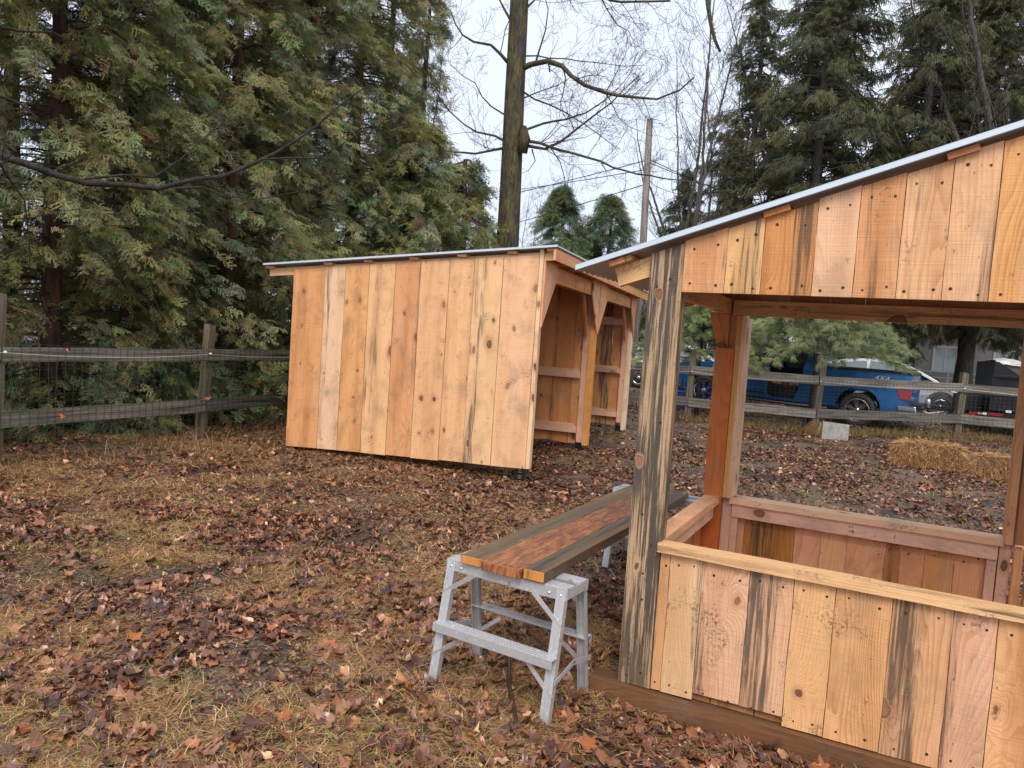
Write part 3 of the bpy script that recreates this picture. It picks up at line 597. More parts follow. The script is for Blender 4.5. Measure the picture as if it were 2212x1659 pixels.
# ---------------- folding work platforms and planks ----------------
def work_platform(cx,cy,rz,label):
    g=G(cx,cy); root=empty('work_platform',(cx,cy,g),rz,label=label,cat='sawhorse',group='aluminium work platforms under the planks')
    H=.60; LX,WY=.335,.105; FX,FY=.345,.205
    X=V(1,0,0);Y=V(0,1,0)
    top=MB()
    for yy in (-WY,WY-.085):
        top.box(V(-LX,yy,H-.012),X,Y,Z,2*LX,.085,.012)
        for k in range(5): top.box(V(-LX+.004,yy+.006+k*.016,H),X,Y,Z,2*LX-.008,.008,.003)
    top.box(V(-LX,-WY-.002,H-.052),X,Y,Z,2*LX,.004,.052); top.box(V(-LX,WY-.002,H-.052),X,Y,Z,2*LX,.004,.052)
    for xx in (-LX-.002,LX-.002): top.box(V(xx,-WY,H-.045),X,Y,Z,.004,2*WY,.045)
    top.build('platform_top',ALU,root)
    def beam(name,a,b,w,t,wd,par=root):
        a,b=Vector(a),Vector(b); d=(b-a); L=d.length; d.normalize(); wd=Vector(wd); wd=(wd-d*wd.dot(d)).normalized(); n=d.cross(wd)
        m=MB(); m.box(a-wd*w/2-n*t/2,wd,d,n,w,L,t); return m,a,b,d,wd,n
    for sx in (-1,1):
        for sy in (-1,1):
            t_=V(sx*(LX-.006),sy*(WY-.0),H-.004); f_=V(sx*FX*1.0+sx*.0,sy*FY,0)
            f_=V(sx*(LX+.0),sy*FY,-.005)
            d=(f_-t_).normalized(); wd=X; n=d.cross(wd).normalized(); L=(f_-t_).length
            m=MB(); m.box(t_-wd*.0-n*.002-wd*(.0 if sx<0 else .046),wd,d,n,.046,L,.004)           # web
            off=V(0,0,0)
            for q in (0,.042): m.box(t_-n*.002+wd*(q-(0 if sx<0 else .046)),wd,d,n*-sy if False else n,.004,L,.028*(-1 if n.y*sy>0 else 1))
            for q in (.016,.030): m.box(t_+wd*(q-(0 if sx<0 else .046))-n*(.004),wd,d,n,.004,L,.008)
            lg=m.build('leg',ALU,root)
            m=MB(); m.box(f_-V(.0 if sx<0 else .058,.017,0)+V(0,0,-.002),X,Y,Z,.058,.034,.02); m.build('rubber_foot',BLACKST,lg)
    for sy in (-1,1):
        zz=.30; yy=sy*(WY+(FY-WY)*(1-zz/H)); m=MB(); xa=-LX+.004; 
        m.box(V(xa,yy-.03-.012*(sy<0),zz),X,Y,Z,2*LX-.008,.075,.004)
        for k in range(4): m.box(V(xa+.004,yy-.026+k*.018-.012*(sy<0),zz+.004),X,Y,Z,2*LX-.016,.009,.003)
        m.box(V(xa,yy+(-.042 if sy<0 else .043),zz-.036),X,Y,Z,2*LX-.008,.003,.039); m.build('step',ALU,root)
        for sx in (-1,1):
            ya=sy*(WY+(FY-WY)*.07)
            m,*_=beam('b',V(sx*(LX-.17),ya-.0*sy,H-.045),V(sx*(LX-.01),sy*(WY+(FY-WY)*.27),H-.16),.022,.004,Y.cross(V(1,0,-.8))); m.build('diagonal_brace',ALU,root)
            m,*_=beam('b',V(sx*(LX-.17),yy,zz-.035),V(sx*(LX+.0),sy*(WY+(FY-WY)*.78),.135),.022,.004,Y.cross(V(1,0,-.8))); m.build('diagonal_brace',ALU,root)
    for sx in (-1,1):
        x=LX+.002 if sx>0 else -LX-.007
        for (ya,za,yb,zb) in ((-FY+.03,.20,0,.235),(0,.235,FY-.03,.20)):
            m=MB(); a=V(x,ya,za); b=V(x,yb,zb); d=(b-a).normalized(); m.box(a-V(0,0,.012),X,d,Z,.005,(b-a).length+.01,.024); m.build('spreader_bar',ALU,root)
    m=MB()
    for sx in (-1,1):
        for (xx,zz,yy) in ((LX-.03,H-.03,WY+.006),(LX-.09,H-.03,WY+.006)):
            for sy in (-1,1): m.lathe([(.0001,.004),(.005,.003),(.007,0)],V(sx*xx,sy*yy*.99,zz),V(0,sy,0),8)
    m.build('rivet',SILV,root)
    return root
wp=work_platform(.080,3.50,math.atan2(-.53,.85),'nearer scuffed aluminium folding work platform holding up the front of the planks')
wp2=copy_tree(wp); wp2.location=(1.16,5.48,G(1.16,5.48)); wp2['label']='farther aluminium folding work platform under the far end of the planks, behind the booth post'
PD=V(.482,.876,0).normalized(); PP=V(PD.y,-PD.x,0); g0=G(.08,3.5)+.606
def plank(off,w_,l,th,c,p,lab,dz=0,seg=10,wob=.003,start=0,narrow=0,yaw=0,mat=WOOD):
    c0=V(-.19,3.51,0)+PP*off+PD*start; root=MB()
    root.board(V(0,0,0),PP,PD,Z,w_,l,th,c,p,.5,seg=seg,wob=wob,b0=(0,0))
    e_=S(206,132,66); root.board(V(.002,-.0035,.002),PP,PD,Z,w_-.004,.0035,th-.004,e_,P(.25,.6,.4,0)); o=root.build('plank',[mat],bevel=.002); o.location=(c0.x,c0.y,g0+dz); o.rotation_euler=(0,0,yaw)
    tag(o,lab,'plank','planks laid across the work platforms')
plank(0,.130,2.40,.042,S(104,86,60),P(.45,.8,.2,.1),'weathered brown plank on the left of the three, lying across the work platforms',yaw=R(.0))
plank(.135,.205,2.40,.046,S(196,98,40),P(.20,.6,1.,.0),'wide wet orange bark-edged slab between the two weathered planks',start=-.03,wob=.010,seg=22,mat=SLAB)
plank(.347,.108,2.36,.05,S(94,80,60),P(.6,.8,.2,.1),'weathered grey-brown plank on the right of the three, nearest the booth',start=-.01,dz=.0015)
plank(.25,.12,2.2,.03,S(60,40,26),P(.3,.5,.3,.1),'dark wet board slung under the other planks between the platform tops',start=.06,dz=-.052) if False else None

# ---------------- rail fences ----------------
GREEN=simple('green_coated_wire',(.015,.10,.065),.4); WIRE=simple('dull_grey_wire',(.12,.13,.13),.4,.5); ROPE=simple('white_fence_cord',(.75,.74,.68),.6); YINS=simple('cream_insulator',(.78,.68,.36),.4)
def fence(posts,name_label,wiremat,railz,wr,grp,green,skip_wire=()):
    root=empty('rail_fence',(posts[0][0],posts[0][1],0),label=name_label,cat='fence'); o0=V(posts[0][0],posts[0][1],0)
    pts=[V(x,y,G(x,y)) for x,y,*_ in posts]
    for i,(x,y,h,w_,lean) in enumerate(posts):
        b=pts[i]-o0; d=(pts[min(i+1,len(pts)-1)]-pts[max(i-1,0)]); d.z=0; d.normalize(); n=V(d.y,-d.x,0); n=n if n.y<0 else -n
        mb=MB(); top=h; c=S(130,116,98) if green else S(122,108,88)
        mb.board(b-d*w_/2-n*(w_*.85)-Z*.05,d,Z+d*lean,n,w_,1,w_*.85,c,b0=(0,0),b1=(top,top-.02),seg=8,wob=.004) if d.cross(Z).dot(n)>0 else mb.board(b+d*w_/2-n*(w_*.85)-Z*.05,-d,Z+d*lean,n,w_,1,w_*.85,c,b0=(0,0),b1=(top,top-.02),seg=8,wob=.004)
        p_=mb.build('post',GREY,root)
        mb=MB(); q=b+n*.045+Z*(railz[0][0]+.085)+d*.02; mb.lathe([(.0001,.03),(.014,.028),(.02,.012),(.012,0),(.012,-.02)],q,n,10); mb.build('insulator',YINS,p_)
    for i in range(len(pts)-1):
        a,b=pts[i]-o0,pts[i+1]-o0; d=b-a; L=d.length; d=d.normalized(); n=V(d.y,-d.x,0).normalized(); n=n if n.y<0 else -n
        for (z,h,dz0,dz1) in railz:
            A=Z; dd=((b+Z*(z+dz1))-(a+Z*(z+dz0))).normalized(); mb=MB()
            N=n; ok=A.cross(dd).dot(N)>0
            jit=random.uniform(-.015,.015)
            mb.board(a+Z*(z+dz0+jit)+(N*.004 if ok else N*.036),A,dd,N if ok else -N,h,L-.01,.032,random.choice([S(134,126,116),S(118,110,102),S(146,138,126)]),seg=14,wob=.004); mb.build('rail',GREY,root)
        # welded wire
        m=MB(); zt=railz[0][0]+.17; off=n*.042
        nh=14; r=wr
        for k in range(nh+1):
            z=.06+(zt-.06)*k/nh; m.tube([a+Z*(z+.02*math.sin(k+t*9)*.5)+off+(b-a)*t for t in np.linspace(0,1,9)],r,3,cap=False,sm=False)
        nv=int(L/.10)
        for k in range(nv+1):
            t=k/nv; q=a+(b-a)*t+off; m.tube([q+Z*.06,q+Z*(.06+(zt-.06)*.5)+d*random.uniform(-.008,.008),q+Z*zt],r,3,cap=False,sm=False)
        m.build('wire_mesh',wiremat,root)
        m=MB(); q0,q1=a+n*.075+Z*(railz[0][0]+.085),b+n*.075+Z*(railz[0][0]+.085)
        m.tube([q0+(q1-q0)*t-Z*(.05*4*t*(1-t)) for t in np.linspace(0,1,12)],.0028 if green else .004,4,cap=False); m.build('fence_cord',ROPE,root)
    return root
fence([(-6.35,4.9,1.6,.115,0),(-5.30,7.62,1.88,.115,0),(-4.25,10.23,1.68,.12,.06),(-3.25,12.8,1.6,.11,0),(-2.2,15.4,1.6,.11,0),(-1.2,17.9,1.6,.11,0)],'weathered two-rail fence with green wire mesh running along the cedar hedge on the left',GREEN,((1.13,.155,0,0),(.40,.175,.02,.0)),.0026,'',True)
fence([(-.9,18.2,1.5,.11,0),(1.55,18.0,1.6,.12,0),(4.2,17.5,1.72,.15,.02),(6.95,16.8,1.66,.15,.05),(10.7,17.6,1.58,.15,.03),(13.8,16.8,1.6,.14,0),(16.8,16.4,1.6,.14,0)],'mossy grey two-rail fence with wire mesh in front of the parked vehicles',WIRE,((1.06,.20,0,0),(.32,.21,0,0)),.0022,'',False)

# ---------------- vegetation ----------------
def quads_to_arrays(L):
    """list of (4,3) quads"""
    Q=np.array(L,float); return Q.reshape(-1,3),np.arange(len(L)*4).reshape(-1,4)
def strip(a,b,w0,w1,n):
    a,b=np.array(a,float),np.array(b,float); d=b-a; d/=np.linalg.norm(d)+1e-9; s=np.cross(d,n); s/=np.linalg.norm(s)+1e-9
    return [a-s*w0,a+s*w0,b+s*w1,b-s*w1]
def cedar_spray(seed,nb=11,fine=3):
    r=random.Random(seed); L=[]; n=np.array([0,0,1.]); bend=r.uniform(.1,.45); side=r.uniform(-.25,.25)
    def cv(t): return np.array([t,side*t*t,-bend*t*t])
    for k in range(3): L.append(strip(cv(k/3),cv((k+1)/3),.012,.009,n))
    for i in range(nb):
        t=.05+.92*(i+r.uniform(-.3,.3))/nb; t=max(.02,t); sd=1 if i%2 else -1; ln=(.46*(1-t)**.55+.06)*r.uniform(.55,1.25); ang=R(r.uniform(28,62)); bx=cv(t)
        d=np.array([math.cos(ang),sd*math.sin(ang),r.uniform(-.55,.08)]); e=bx+d*ln; e[2]-=ln*ln*.5
        L.append(strip(bx,e,.017,.010,n+np.array([r.uniform(-.5,.5),r.uniform(-.5,.5),0])))
        for j in range(fine):
            u=.2+.75*(j+r.uniform(-.2,.3))/fine
            for sg in (1,-1):
                if r.random()<.12: continue
                q=bx+(e-bx)*u; a2=ang*sd+sg*R(r.uniform(22,58)); l2=ln*.45*(1-u*.5)*r.uniform(.5,1.35); d2=np.array([math.cos(a2),math.sin(a2),r.uniform(-.7,.15)])
                L.append(strip(q,q+d2*l2,.017,.010,n+np.array([r.uniform(-.7,.7),r.uniform(-.7,.7),0])))
    return quads_to_arrays(L)
def spruce_twig(seed,n=9):
    r=random.Random(seed); L=[]
    def ned(a,b,w):
        a,b=np.array(a,float),np.array(b,float); L.append(strip(a,b,w,w*.35,np.array([0,0,1.]))); L.append(strip(a,b,w,w*.35,np.array([0,1.,0.2])))
    ned((0,0,0),(1,0,-.12),.035)
    for i in range(n):
        t=.05+.85*i/n; sd=1 if i%2 else -1; l=.5*(1-t*.6)*r.uniform(.7,1.15); q=(t,0,-.12*t)
        ned(q,(t+l*.55,sd*l*.55,-.12*t-l*r.uniform(.35,.8)),.032)
    return quads_to_arrays(L)
def pine_tuft(seed,n=26):
    r=random.Random(seed); L=[]
    for i in range(n):
        a=r.uniform(0,2*math.pi); c=r.uniform(.15,.8); d=np.array([1,c*math.cos(a),c*math.sin(a)]); d/=np.linalg.norm(d); l=r.uniform(.8,1.1)
        m=d*l*.55; e=d*l+np.array([0,0,-.14]); nn=np.array([r.uniform(-1,1),r.uniform(-1,1),r.uniform(-1,1)])
        L.append(strip((0,0,0),m,.014,.014,nn)); L.append(strip(m,e,.014,.006,nn))
    return quads_to_arrays(L)
def rots(X,Nh):
    """rotation matrices with x axis X (n,3) and z axis near Nh"""
    X=X/np.linalg.norm(X,axis=1,keepdims=True); Y=np.cross(Nh,X); Y/=np.linalg.norm(Y,axis=1,keepdims=True)+1e-9; Zz=np.cross(X,Y); return np.stack([X,Y,Zz],-1)
def scatter(templates,pos,Rm,sc,colr):
    Vs=[];Fs=[];Cs=[];off=0; n=len(pos); pick_=rng.integers(0,len(templates),n)
    for k,(tv,tf) in enumerate(templates):
        i=np.where(pick_==k)[0]
        if not len(i): continue
        W=np.einsum('nij,mj->nmi',Rm[i],tv)*sc[i][:,None,None]+pos[i][:,None,:]; m=len(tv)
        Vs.append(W.reshape(-1,3)); Fs.append((tf[None]+ (np.arange(len(i))*m)[:,None,None]+off).reshape(-1,4)); Cs.append(np.repeat(colr[i],m,axis=0)); off+=len(i)*m
    return np.concatenate(Vs),np.concatenate(Fs),np.concatenate(Cs)
SPRAYS=[cedar_spray(i) for i in range(9)]; SPRAYS_LO=[cedar_spray(i+9,8,2) for i in range(3)]
TWIGS=[spruce_twig(i) for i in range(3)]; TUFTS=[pine_tuft(i) for i in range(4)]
def limb_tube(mb,p0,az,L,rise,droop,r0,n=7,sides=4,wig=.04):
    pts=[];a=az
    for i in range(n+1):
        t=i/n; a+=random.uniform(-wig,wig)*2; q=V(p0[0]+math.cos(a)*L*t,p0[1]+math.sin(a)*L*t,p0[2]+rise*L*t-droop*L*t*t); pts.append(q)
    mb.tube(pts,[r0*(1-.85*i/n) for i in range(n+1)],sides,cap=False); return pts
def pal(c,n,spread=.25,hue=.15):
    k=rng.uniform(1-spread,1+spread,(n,1)); c=np.array(c)[None]*k; c=c*(1+rng.uniform(-hue,hue,(n,3))); return np.clip(c,.002,1)
def trunk(mb,H,r0,lean=(0,0),sides=12,n=10,wig=.04,top=.25):
    pts=[V(lean[0]*i/n*H+random.uniform(-wig,wig)*(i>0),lean[1]*i/n*H+random.uniform(-wig,wig)*(i>0),H*i/n-.1*(i==0)) for i in range(n+1)]
    mb.tube(pts,[r0*(1.25 if i==0 else 1-(1-top)*i/n) for i in range(n+1)],sides); return pts
def at_h(pts,H,z):
    t=max(0,min(.999,z/H))*(len(pts)-1); i=int(t); return pts[i].lerp(pts[i+1],t-i)
def make_cedar(seed,H=11.5,R0=1.75,nbr=250,spb=17,base=.25,ssc=(.15,.34),lo=False,tint=(1,1,1)):
    random.seed(seed); root=empty('cedar_tree'); mb=MB(); pts=trunk(mb,H,.14,(random.uniform(-.02,.02),random.uniform(-.02,.02))); mb.build('trunk',BARK_C,root)
    mb=MB(); pos=[];X=[];S_=[];C_=[]
    for i in range(nbr):
        z=base+(H-base)*((i+random.random())/nbr)**1.02; t=z/H; az=random.uniform(0,2*math.pi); L=R0*(1-t**2.2*.85)*random.uniform(.55,1.12)*(.75+.25*min(1,z/1.2))
        q=at_h(pts,H,z); bp=limb_tube(mb,(q.x,q.y,q.z),az,L,.25,.55,.018)
        clr=random.choice([(.31,.31,.11),(.25,.265,.105),(.37,.37,.17),(.23,.26,.15),(.31,.29,.12)]); clr=tuple(q*w_ for q,w_ in zip(clr,tint)); kk=random.uniform(.7,1.3)
        for j in range(spb):
            u=.28+.74*(j/spb)**.85 if j else 1.; u=min(u,1.); k=u*(len(bp)-1); a=int(min(k,len(bp)-2)); c=bp[a].lerp(bp[a+1],k-a)
            out=(bp[-1]-bp[0]); out.z=0; out.normalize(); side=V(-out.y,out.x,0)*random.choice([-1,1]); lat=random.uniform(.1,1.1) if j else .1
            d=(out*random.uniform(.5,1)+side*lat+V(0,0,random.uniform(-.85,.05))).normalized()
            c=c+V(random.uniform(-.13,.13),random.uniform(-.13,.13),random.uniform(-.2,.05)); pos.append(c); X.append(d); S_.append(random.uniform(*ssc)*(1 if not lo else 1.3)); C_.append([x*kk*random.uniform(.85,1.18) for x in clr] if random.random()>.012 else [.16,.06,.02])
    mb.build('branches',BARK_C,root)
    n=len(pos); pos=np.array([tuple(q) for q in pos]); X=np.array([tuple(q) for q in X]); Nh=rng.normal(0,.55,(n,3))+np.array([0,0,1.])+X*.0
    Vt,F,Cc=scatter(SPRAYS_LO if lo else SPRAYS,pos,rots(X,Nh),np.array(S_),np.array(C_)*(1+rng.uniform(-.1,.1,(n,3))))
    mesh_np('foliage',Vt,F,FOL,root,Cc); return root
def place(root,x,y,rz=0,sc=1,label=None,cat='tree',group=None,cp=True,zs=1):
    o=copy_tree(root) if cp else root
    o.location=(x,y,G(x,y)); o.rotation_euler=(0,0,rz); o.scale=(sc,sc,sc*zs); tag(o,label,cat,group); return o
HG='cedar trees of the hedge along the left fence'
cA=make_cedar(3,nbr=250,spb=27); cB=make_cedar(8,R0=1.6,nbr=250,spb=30); cC=make_cedar(21,R0=2.0,nbr=280,spb=32)
place(cA,-6.24,10.0,0,1,'reddish-barked cedar at the far left of the hedge, one fence panel from the frame edge',group=HG,cp=False)
place(cB,-5.8,11.15,1.1,1,'cedar with a thick dark trunk, second from the left in the hedge',group=HG,cp=False)
place(cC,-5.05,12.95,2.2,1.02,'cedar with a forked dark trunk, third from the left in the hedge',group=HG,cp=False)
place(cA,-4.35,14.7,2.6,1.05,'dense cedar in the middle of the hedge, above the left end of the stall roof',group=HG)
place(cC,-3.8,16.3,4.0,1.05,'dense full cedar above the left half of the stall roof',group=HG)
place(cB,-7.3,8.2,3.3,1,'cedar cut off by the left edge of the picture',group=HG)
place(cA,-8.0,11.6,4.4,1.1,'cedar seen in the gaps behind the leftmost hedge cedars',group=HG)
place(cC,-6.9,14.0,5.2,1.1,'cedar standing behind the second row of hedge trunks',group=HG)
place(cB,-5.6,16.2,.4,1.15,'cedar behind the dense middle of the hedge',group=HG)
cD=make_cedar(33,H=10.5,R0=1.25,nbr=150,spb=18)
place(cD,-2.75,19.2,0,1.0,'thin open cedar with a visible dark stem, left of the bare maple',group=HG,cp=False)
place(cD,-3.45,18.4,2,1.1,'slender cedar between the dense hedge and the open cedar',group=HG)
cE=make_cedar(41,H=4.3,R0=1.5,nbr=110,spb=28,base=.2)
place(cE,-1.35,17.4,0,1.32,'low bushy cedar just left of the maple trunk above the stall roof',group=HG,cp=False)
place(cE,-2.5,16.3,2.4,1.45,'low bushy cedar above the middle of the stall roof',group=HG)
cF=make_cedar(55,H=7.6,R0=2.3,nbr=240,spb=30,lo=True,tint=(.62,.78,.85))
BG='young cedars far behind the stall'
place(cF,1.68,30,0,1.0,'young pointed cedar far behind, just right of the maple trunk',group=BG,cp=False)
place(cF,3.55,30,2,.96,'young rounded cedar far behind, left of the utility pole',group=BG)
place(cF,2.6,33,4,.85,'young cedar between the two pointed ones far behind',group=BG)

# bare branching
def grow(mb,p0,d,L,r,depth,curl=.22,sides=5,up=.12,ntw=5,seg=6,minr=.0022):
    pts=[Vector(p0)]; d=Vector(d).normalized(); 
    for i in range(seg):
        d=(d+V(random.gauss(0,curl),random.gauss(0,curl),random.gauss(0,curl)+up*.3)).normalized(); pts.append(pts[-1]+d*(L/seg))
    rr=[max(minr,r*(1-.75*i/seg)) for i in range(seg+1)]
    mb.tube(pts,rr,sides,cap=False,sm=True)
    if depth>0:
        for k in range(ntw):
            t=random.uniform(.2,1.)*seg; i=min(int(t),seg-1); q=pts[i].lerp(pts[i+1],t-i); bd=(pts[i+1]-pts[i]).normalized()
            o=V(random.gauss(0,1),random.gauss(0,1),random.gauss(0,1)+.25); o=(o-bd*o.dot(bd)).normalized()
            grow(mb,q,bd*.75+o*random.uniform(.55,1.),L*random.uniform(.38,.62),max(minr,rr[i]*.55),depth-1,curl,3 if depth<2 else 4,up,ntw,max(3,seg-1),minr)
CAMP=V(0,0,EYE)
def unp(dx,dy,Y):
    """pixel of the 2212 px wide photograph to a point at depth Y"""
    d=rx2*((dx-1106)/1598)+up2*((829.5-dy)/1598)+fw; return CAMP+d*(Y/d.y)
def zc(L,x0,y0,k,Y,dy=0): return [unp(x0+k*a,y0+k*b,Y+dy*i/len(L)) for i,(a,b) in enumerate(L)]
def limbs_along(mb,pts,r0,r1,sides=7,tw=1.0,depth=2,Lt=(.6,1.5),minr=.0028,dens=2.6,curl=.2,upb=.12):
    n=len(pts); fine=[]
    for i in range(n-1):
        a,b=pts[i],pts[i+1]; m=max(1,int((b-a).length/.28))
        for k in range(m): fine.append(a.lerp(b,k/m)+V(random.gauss(0,.012),random.gauss(0,.012),random.gauss(0,.012)))
    fine.append(pts[-1]); N=len(fine); rr=[r0+(r1-r0)*(i/(N-1))**.8 for i in range(N)]
    mb.tube(fine,rr,sides,cap=False)
    tot=sum((fine[i+1]-fine[i]).length for i in range(N-1))
    for k in range(int(tot*dens*tw)):
        i=random.randint(max(1,N//6),N-2) if N>3 else 0; bd=(fine[i+1]-fine[i]).normalized(); o=V(random.gauss(0,1),random.gauss(0,.8),random.gauss(0,1)); o=(o-bd*o.dot(bd)).normalized()
        grow(mb,fine[i],bd*.8+o,random.uniform(*Lt),max(minr,rr[i]*.38),depth,curl,3,upb,4,5,minr)
# big bare maple
random.seed(5)
mx_,my_=-.14,18.0; mp=empty('maple_tree',(mx_,my_,G(mx_,my_)),label='big leafless maple with yellow-green lichen on its tall bare trunk, rising behind the stall',cat='tree')
def rel(pts,root): o=Vector(root.location); return [Vector(q)-o for q in pts]
tp=[V(mx_,my_,G(mx_,my_)-.1),unp(1096,535,18),unp(1103,400,18),unp(1112,200,18),unp(1122,0,18),unp(1140,-260,18),unp(1150,-500,18)]; tp[0].x=tp[1].x+.12
mb=MB(); mb.tube(rel(tp,mp),[.36,.272,.255,.235,.215,.17,.11],16); mb.build('trunk',BARK_M,mp)
mb=MB(); k2=.347
for pl,r0,r1,dy in [([(930,430),(990,395),(1080,385),(1180,410),(1240,470),(1320,530),(1450,575),(1600,610),(1760,615),(1900,560),(2000,480)],.105,.02,-2.5),
  ([(850,400),(790,330),(730,280),(620,265),(560,220),(520,150),(480,60)],.065,.015,-1),
  ([(915,905),(1000,915),(1070,930),(1170,880),(1270,800),(1390,710),(1480,640),(1560,560),(1660,470)],.062,.012,-1.5),
  ([(915,880),(1040,895),(1170,930),(1330,980),(1500,1040),(1650,1080),(1800,1110),(1990,1130),(2150,1160)],.058,.012,-2.5),
  ([(925,860),(960,800),(1060,770),(1200,740),(1330,700),(1450,620),(1540,540),(1620,430)],.05,.01,1.5),
  ([(840,915),(720,945),(640,955),(520,940),(370,925)],.055,.02,-1.5),([(830,890),(760,850),(640,820),(560,770),(470,690),(400,590),(360,530)],.045,.012,.8),
  ([(850,730),(740,660),(680,600),(630,520),(560,480),(480,400)],.032,.01,1),([(925,565),(1010,620),(1100,650),(1200,700),(1320,780),(1420,850),(1540,930)],.034,.01,1),
  ([(925,615),(1010,580),(1150,530),(1230,480)],.03,.01,1.6),([(1015,380),(1040,280),(1080,180),(1090,60),(1060,-60)],.035,.012,-.5),
  ([(985,930),(1010,1000),(960,1060),(920,1080)],.025,.006,-.5),([(1110,920),(1170,1010),(1190,1100),(1220,1230)],.022,.005,-.8),
  ([(860,140),(820,60),(760,-60)],.05,.02,.5),([(950,50),(1010,0),(1100,-90)],.04,.015,.5),([(1250,810),(1190,640),(1150,520)],.022,.006,.2),([(940,345),(1100,360),(1300,380),(1500,405),(1700,410)],.028,.006,1.2),
  ([(930,0),(1150,-60),(1400,-40),(1480,0),(1540,15),(1700,10),(1850,5)],.06,.03,-2),([(1400,-60),(1450,50),(1520,150),(1590,190),(1640,300)],.03,.006,-1)]:
    P_=zc(pl,806,0,k2,18,dy); o=Vector(mp.location)
    limbs_along(mb,[q-o for q in P_],r0*.72,r1*.7,7,1.15,2,(.5,1.5),.0030)
mb.tube(rel([unp(1128,330,17.8),unp(1134,300,17.7),unp(1131,275,17.8)],mp),[.12,.13,.08],9)
mb.build('branches',BARK_M,mp)
# bare limb reaching in from the left, of a tree outside the frame
random.seed(15)
YB=6.6; bt=empty('bare_tree',(-6.6,6.3,G(-6.6,6.3)),label='leafless tree outside the left edge whose long dark limb crosses the cedars',cat='tree')
mb=MB(); mb.tube(rel([V(-6.6,6.3,-.1),V(-6.55,6.3,2),V(-6.6,6.4,4),V(-6.4,6.5,7),V(-6.3,6.5,9)],bt),[.19,.15,.13,.09,.05],12); mb.build('trunk',BARK_D,bt)
mb=MB(); kz=.3906
L0=[V(-6.56,6.32,3.0)-Vector(bt.location)]+rel(zc([(0,870),(150,915),(310,960),(500,1010),(700,1040),(900,1050),(1070,1000),(1220,965),(1370,920),(1520,850),(1650,770),(1750,700),(1830,620),(1930,530),(2040,470)],0,0,kz,YB,.8),bt)
limbs_along(mb,L0,.052,.006,8,.9,1,(.25,.7),.002,2.2,.16,.3)
for pl,r0 in (([(490,990),(700,965),(850,972),(1000,880),(1100,770),(1230,690),(1360,630)],.012),([(1450,895),(1600,888),(1750,880),(1900,800),(2000,720),(2060,600)],.010),([(980,1040),(1120,1030),(1250,1080),(1430,1100),(1600,1070),(1800,1035)],.012),
   ([(0,900),(60,1010),(150,1110),(165,1500)],.012),([(0,150),(130,175),(290,190),(420,250)],.016),([(0,540),(120,580),(250,690),(330,760)],.016),([(0,1230),(160,1215),(330,1180),(520,1150)],.008)):
    limbs_along(mb,rel(zc(pl,0,0,kz,YB,.5),bt),r0,.003,5,.8,1,(.2,.6),.0018,2.6,.16,.2)
mb.build('branches',BARK_D,bt)
# twiggy understorey of the hedge base
# hanging mossy branch, upper right, close
MOSS=simple('mossy_bark',(.035,.032,.018),.9,nsc=60,second=(.07,.085,.02),bump=.6)
mb=MB(); pp=[unp(2212*1525/2212,-260,7),unp(1524,-80,6.8),unp(1529,10,6.6),unp(1535,50,6.6),unp(1545,88,6.6),unp(1556,112,6.6)]; pp[0]=unp(1560,-700,7.4)
mb.tube(pp,[.03,.024,.019,.017,.015,.010],8)
for i in range(60):
    t=random.uniform(1.2,4.8); q=pp[int(t)].lerp(pp[int(t)+1],t-int(t)); d=V(random.gauss(0,1),random.gauss(0,1),random.gauss(0,1)).normalized(); mb.tube([q,q+d*random.uniform(.02,.04)],[.006,.002],3)
tag(mb.build('hanging_branch',MOSS),'dark mossy branch hanging down from above the top edge, right of the utility pole','branch')

# spruces
def make_spruce(seed,H=17,R0=4.1,nbr=290,tpb=44,base=2.9,sc=(.28,.55)):
    random.seed(seed); root=empty('spruce_tree'); mb=MB(); pts=trunk(mb,H,.24,wig=.03); mb.build('trunk',BARK_G,root); mb=MB(); pos=[];X=[];S_=[];C_=[]
    for i in range(nbr):
        z=base+(H-base)*((i+random.random())/nbr); t=z/H; L=R0*(1-t)**.72*random.uniform(.30,1.2)+.2; q=at_h(pts,H,z); bp=limb_tube(mb,(q.x,q.y,q.z),random.uniform(0,6.283),L,.12+.3*t,.38,.035,8,4)
        k_=random.uniform(.7,1.25); clr=random.choice([(.165,.175,.085),(.19,.19,.085),(.135,.15,.088)])
        m=int(tpb*L/R0)+6
        for j in range(m):
            u=.3+.7*random.random()**.8; k=u*(len(bp)-1); a=int(min(k,len(bp)-2)); c=bp[a].lerp(bp[a+1],k-a)+V(random.uniform(-.2,.2),random.uniform(-.2,.2),random.uniform(-.25,.05)); out=(bp[-1]-bp[0]).normalized(); sd=V(-out.y,out.x,0)*random.choice([-1,1])
            X.append((out*random.uniform(.2,1)+sd*random.uniform(0,1.1)+V(0,0,random.uniform(-1.1,.05))).normalized()); pos.append(c); S_.append(random.uniform(*sc)); C_.append([x*k_ for x in clr])
    mb.build('branches',BARK_G,root); n=len(pos); pos=np.array([tuple(q) for q in pos]); X=np.array([tuple(q) for q in X])
    Vt,F,Cc=scatter(TWIGS,pos,rots(X,rng.normal(0,.3,(n,3))+np.array([0,0,1.])),np.array(S_),np.array(C_)*(1+rng.uniform(-.15,.15,(n,3)))); mesh_np('foliage',Vt,F,FOL,root,Cc); return root
SG='tall spruces behind the parked vehicles'
LOW=[]
sA=make_spruce(2); sB=make_spruce(6,H=18,R0=3.7,nbr=230)
place(sA,10.0,26,0,1,'tall spruce rising above the middle of the booth roof',group=SG,cp=False)
place(sB,13.6,26,1,1,'tall spruce right of centre above the booth roof, with gaps of sky',group=SG,cp=False)
place(sA,16.6,27.5,2,1.02,'dark spruce in front of the pale house, left of the dump trailer',group=SG)
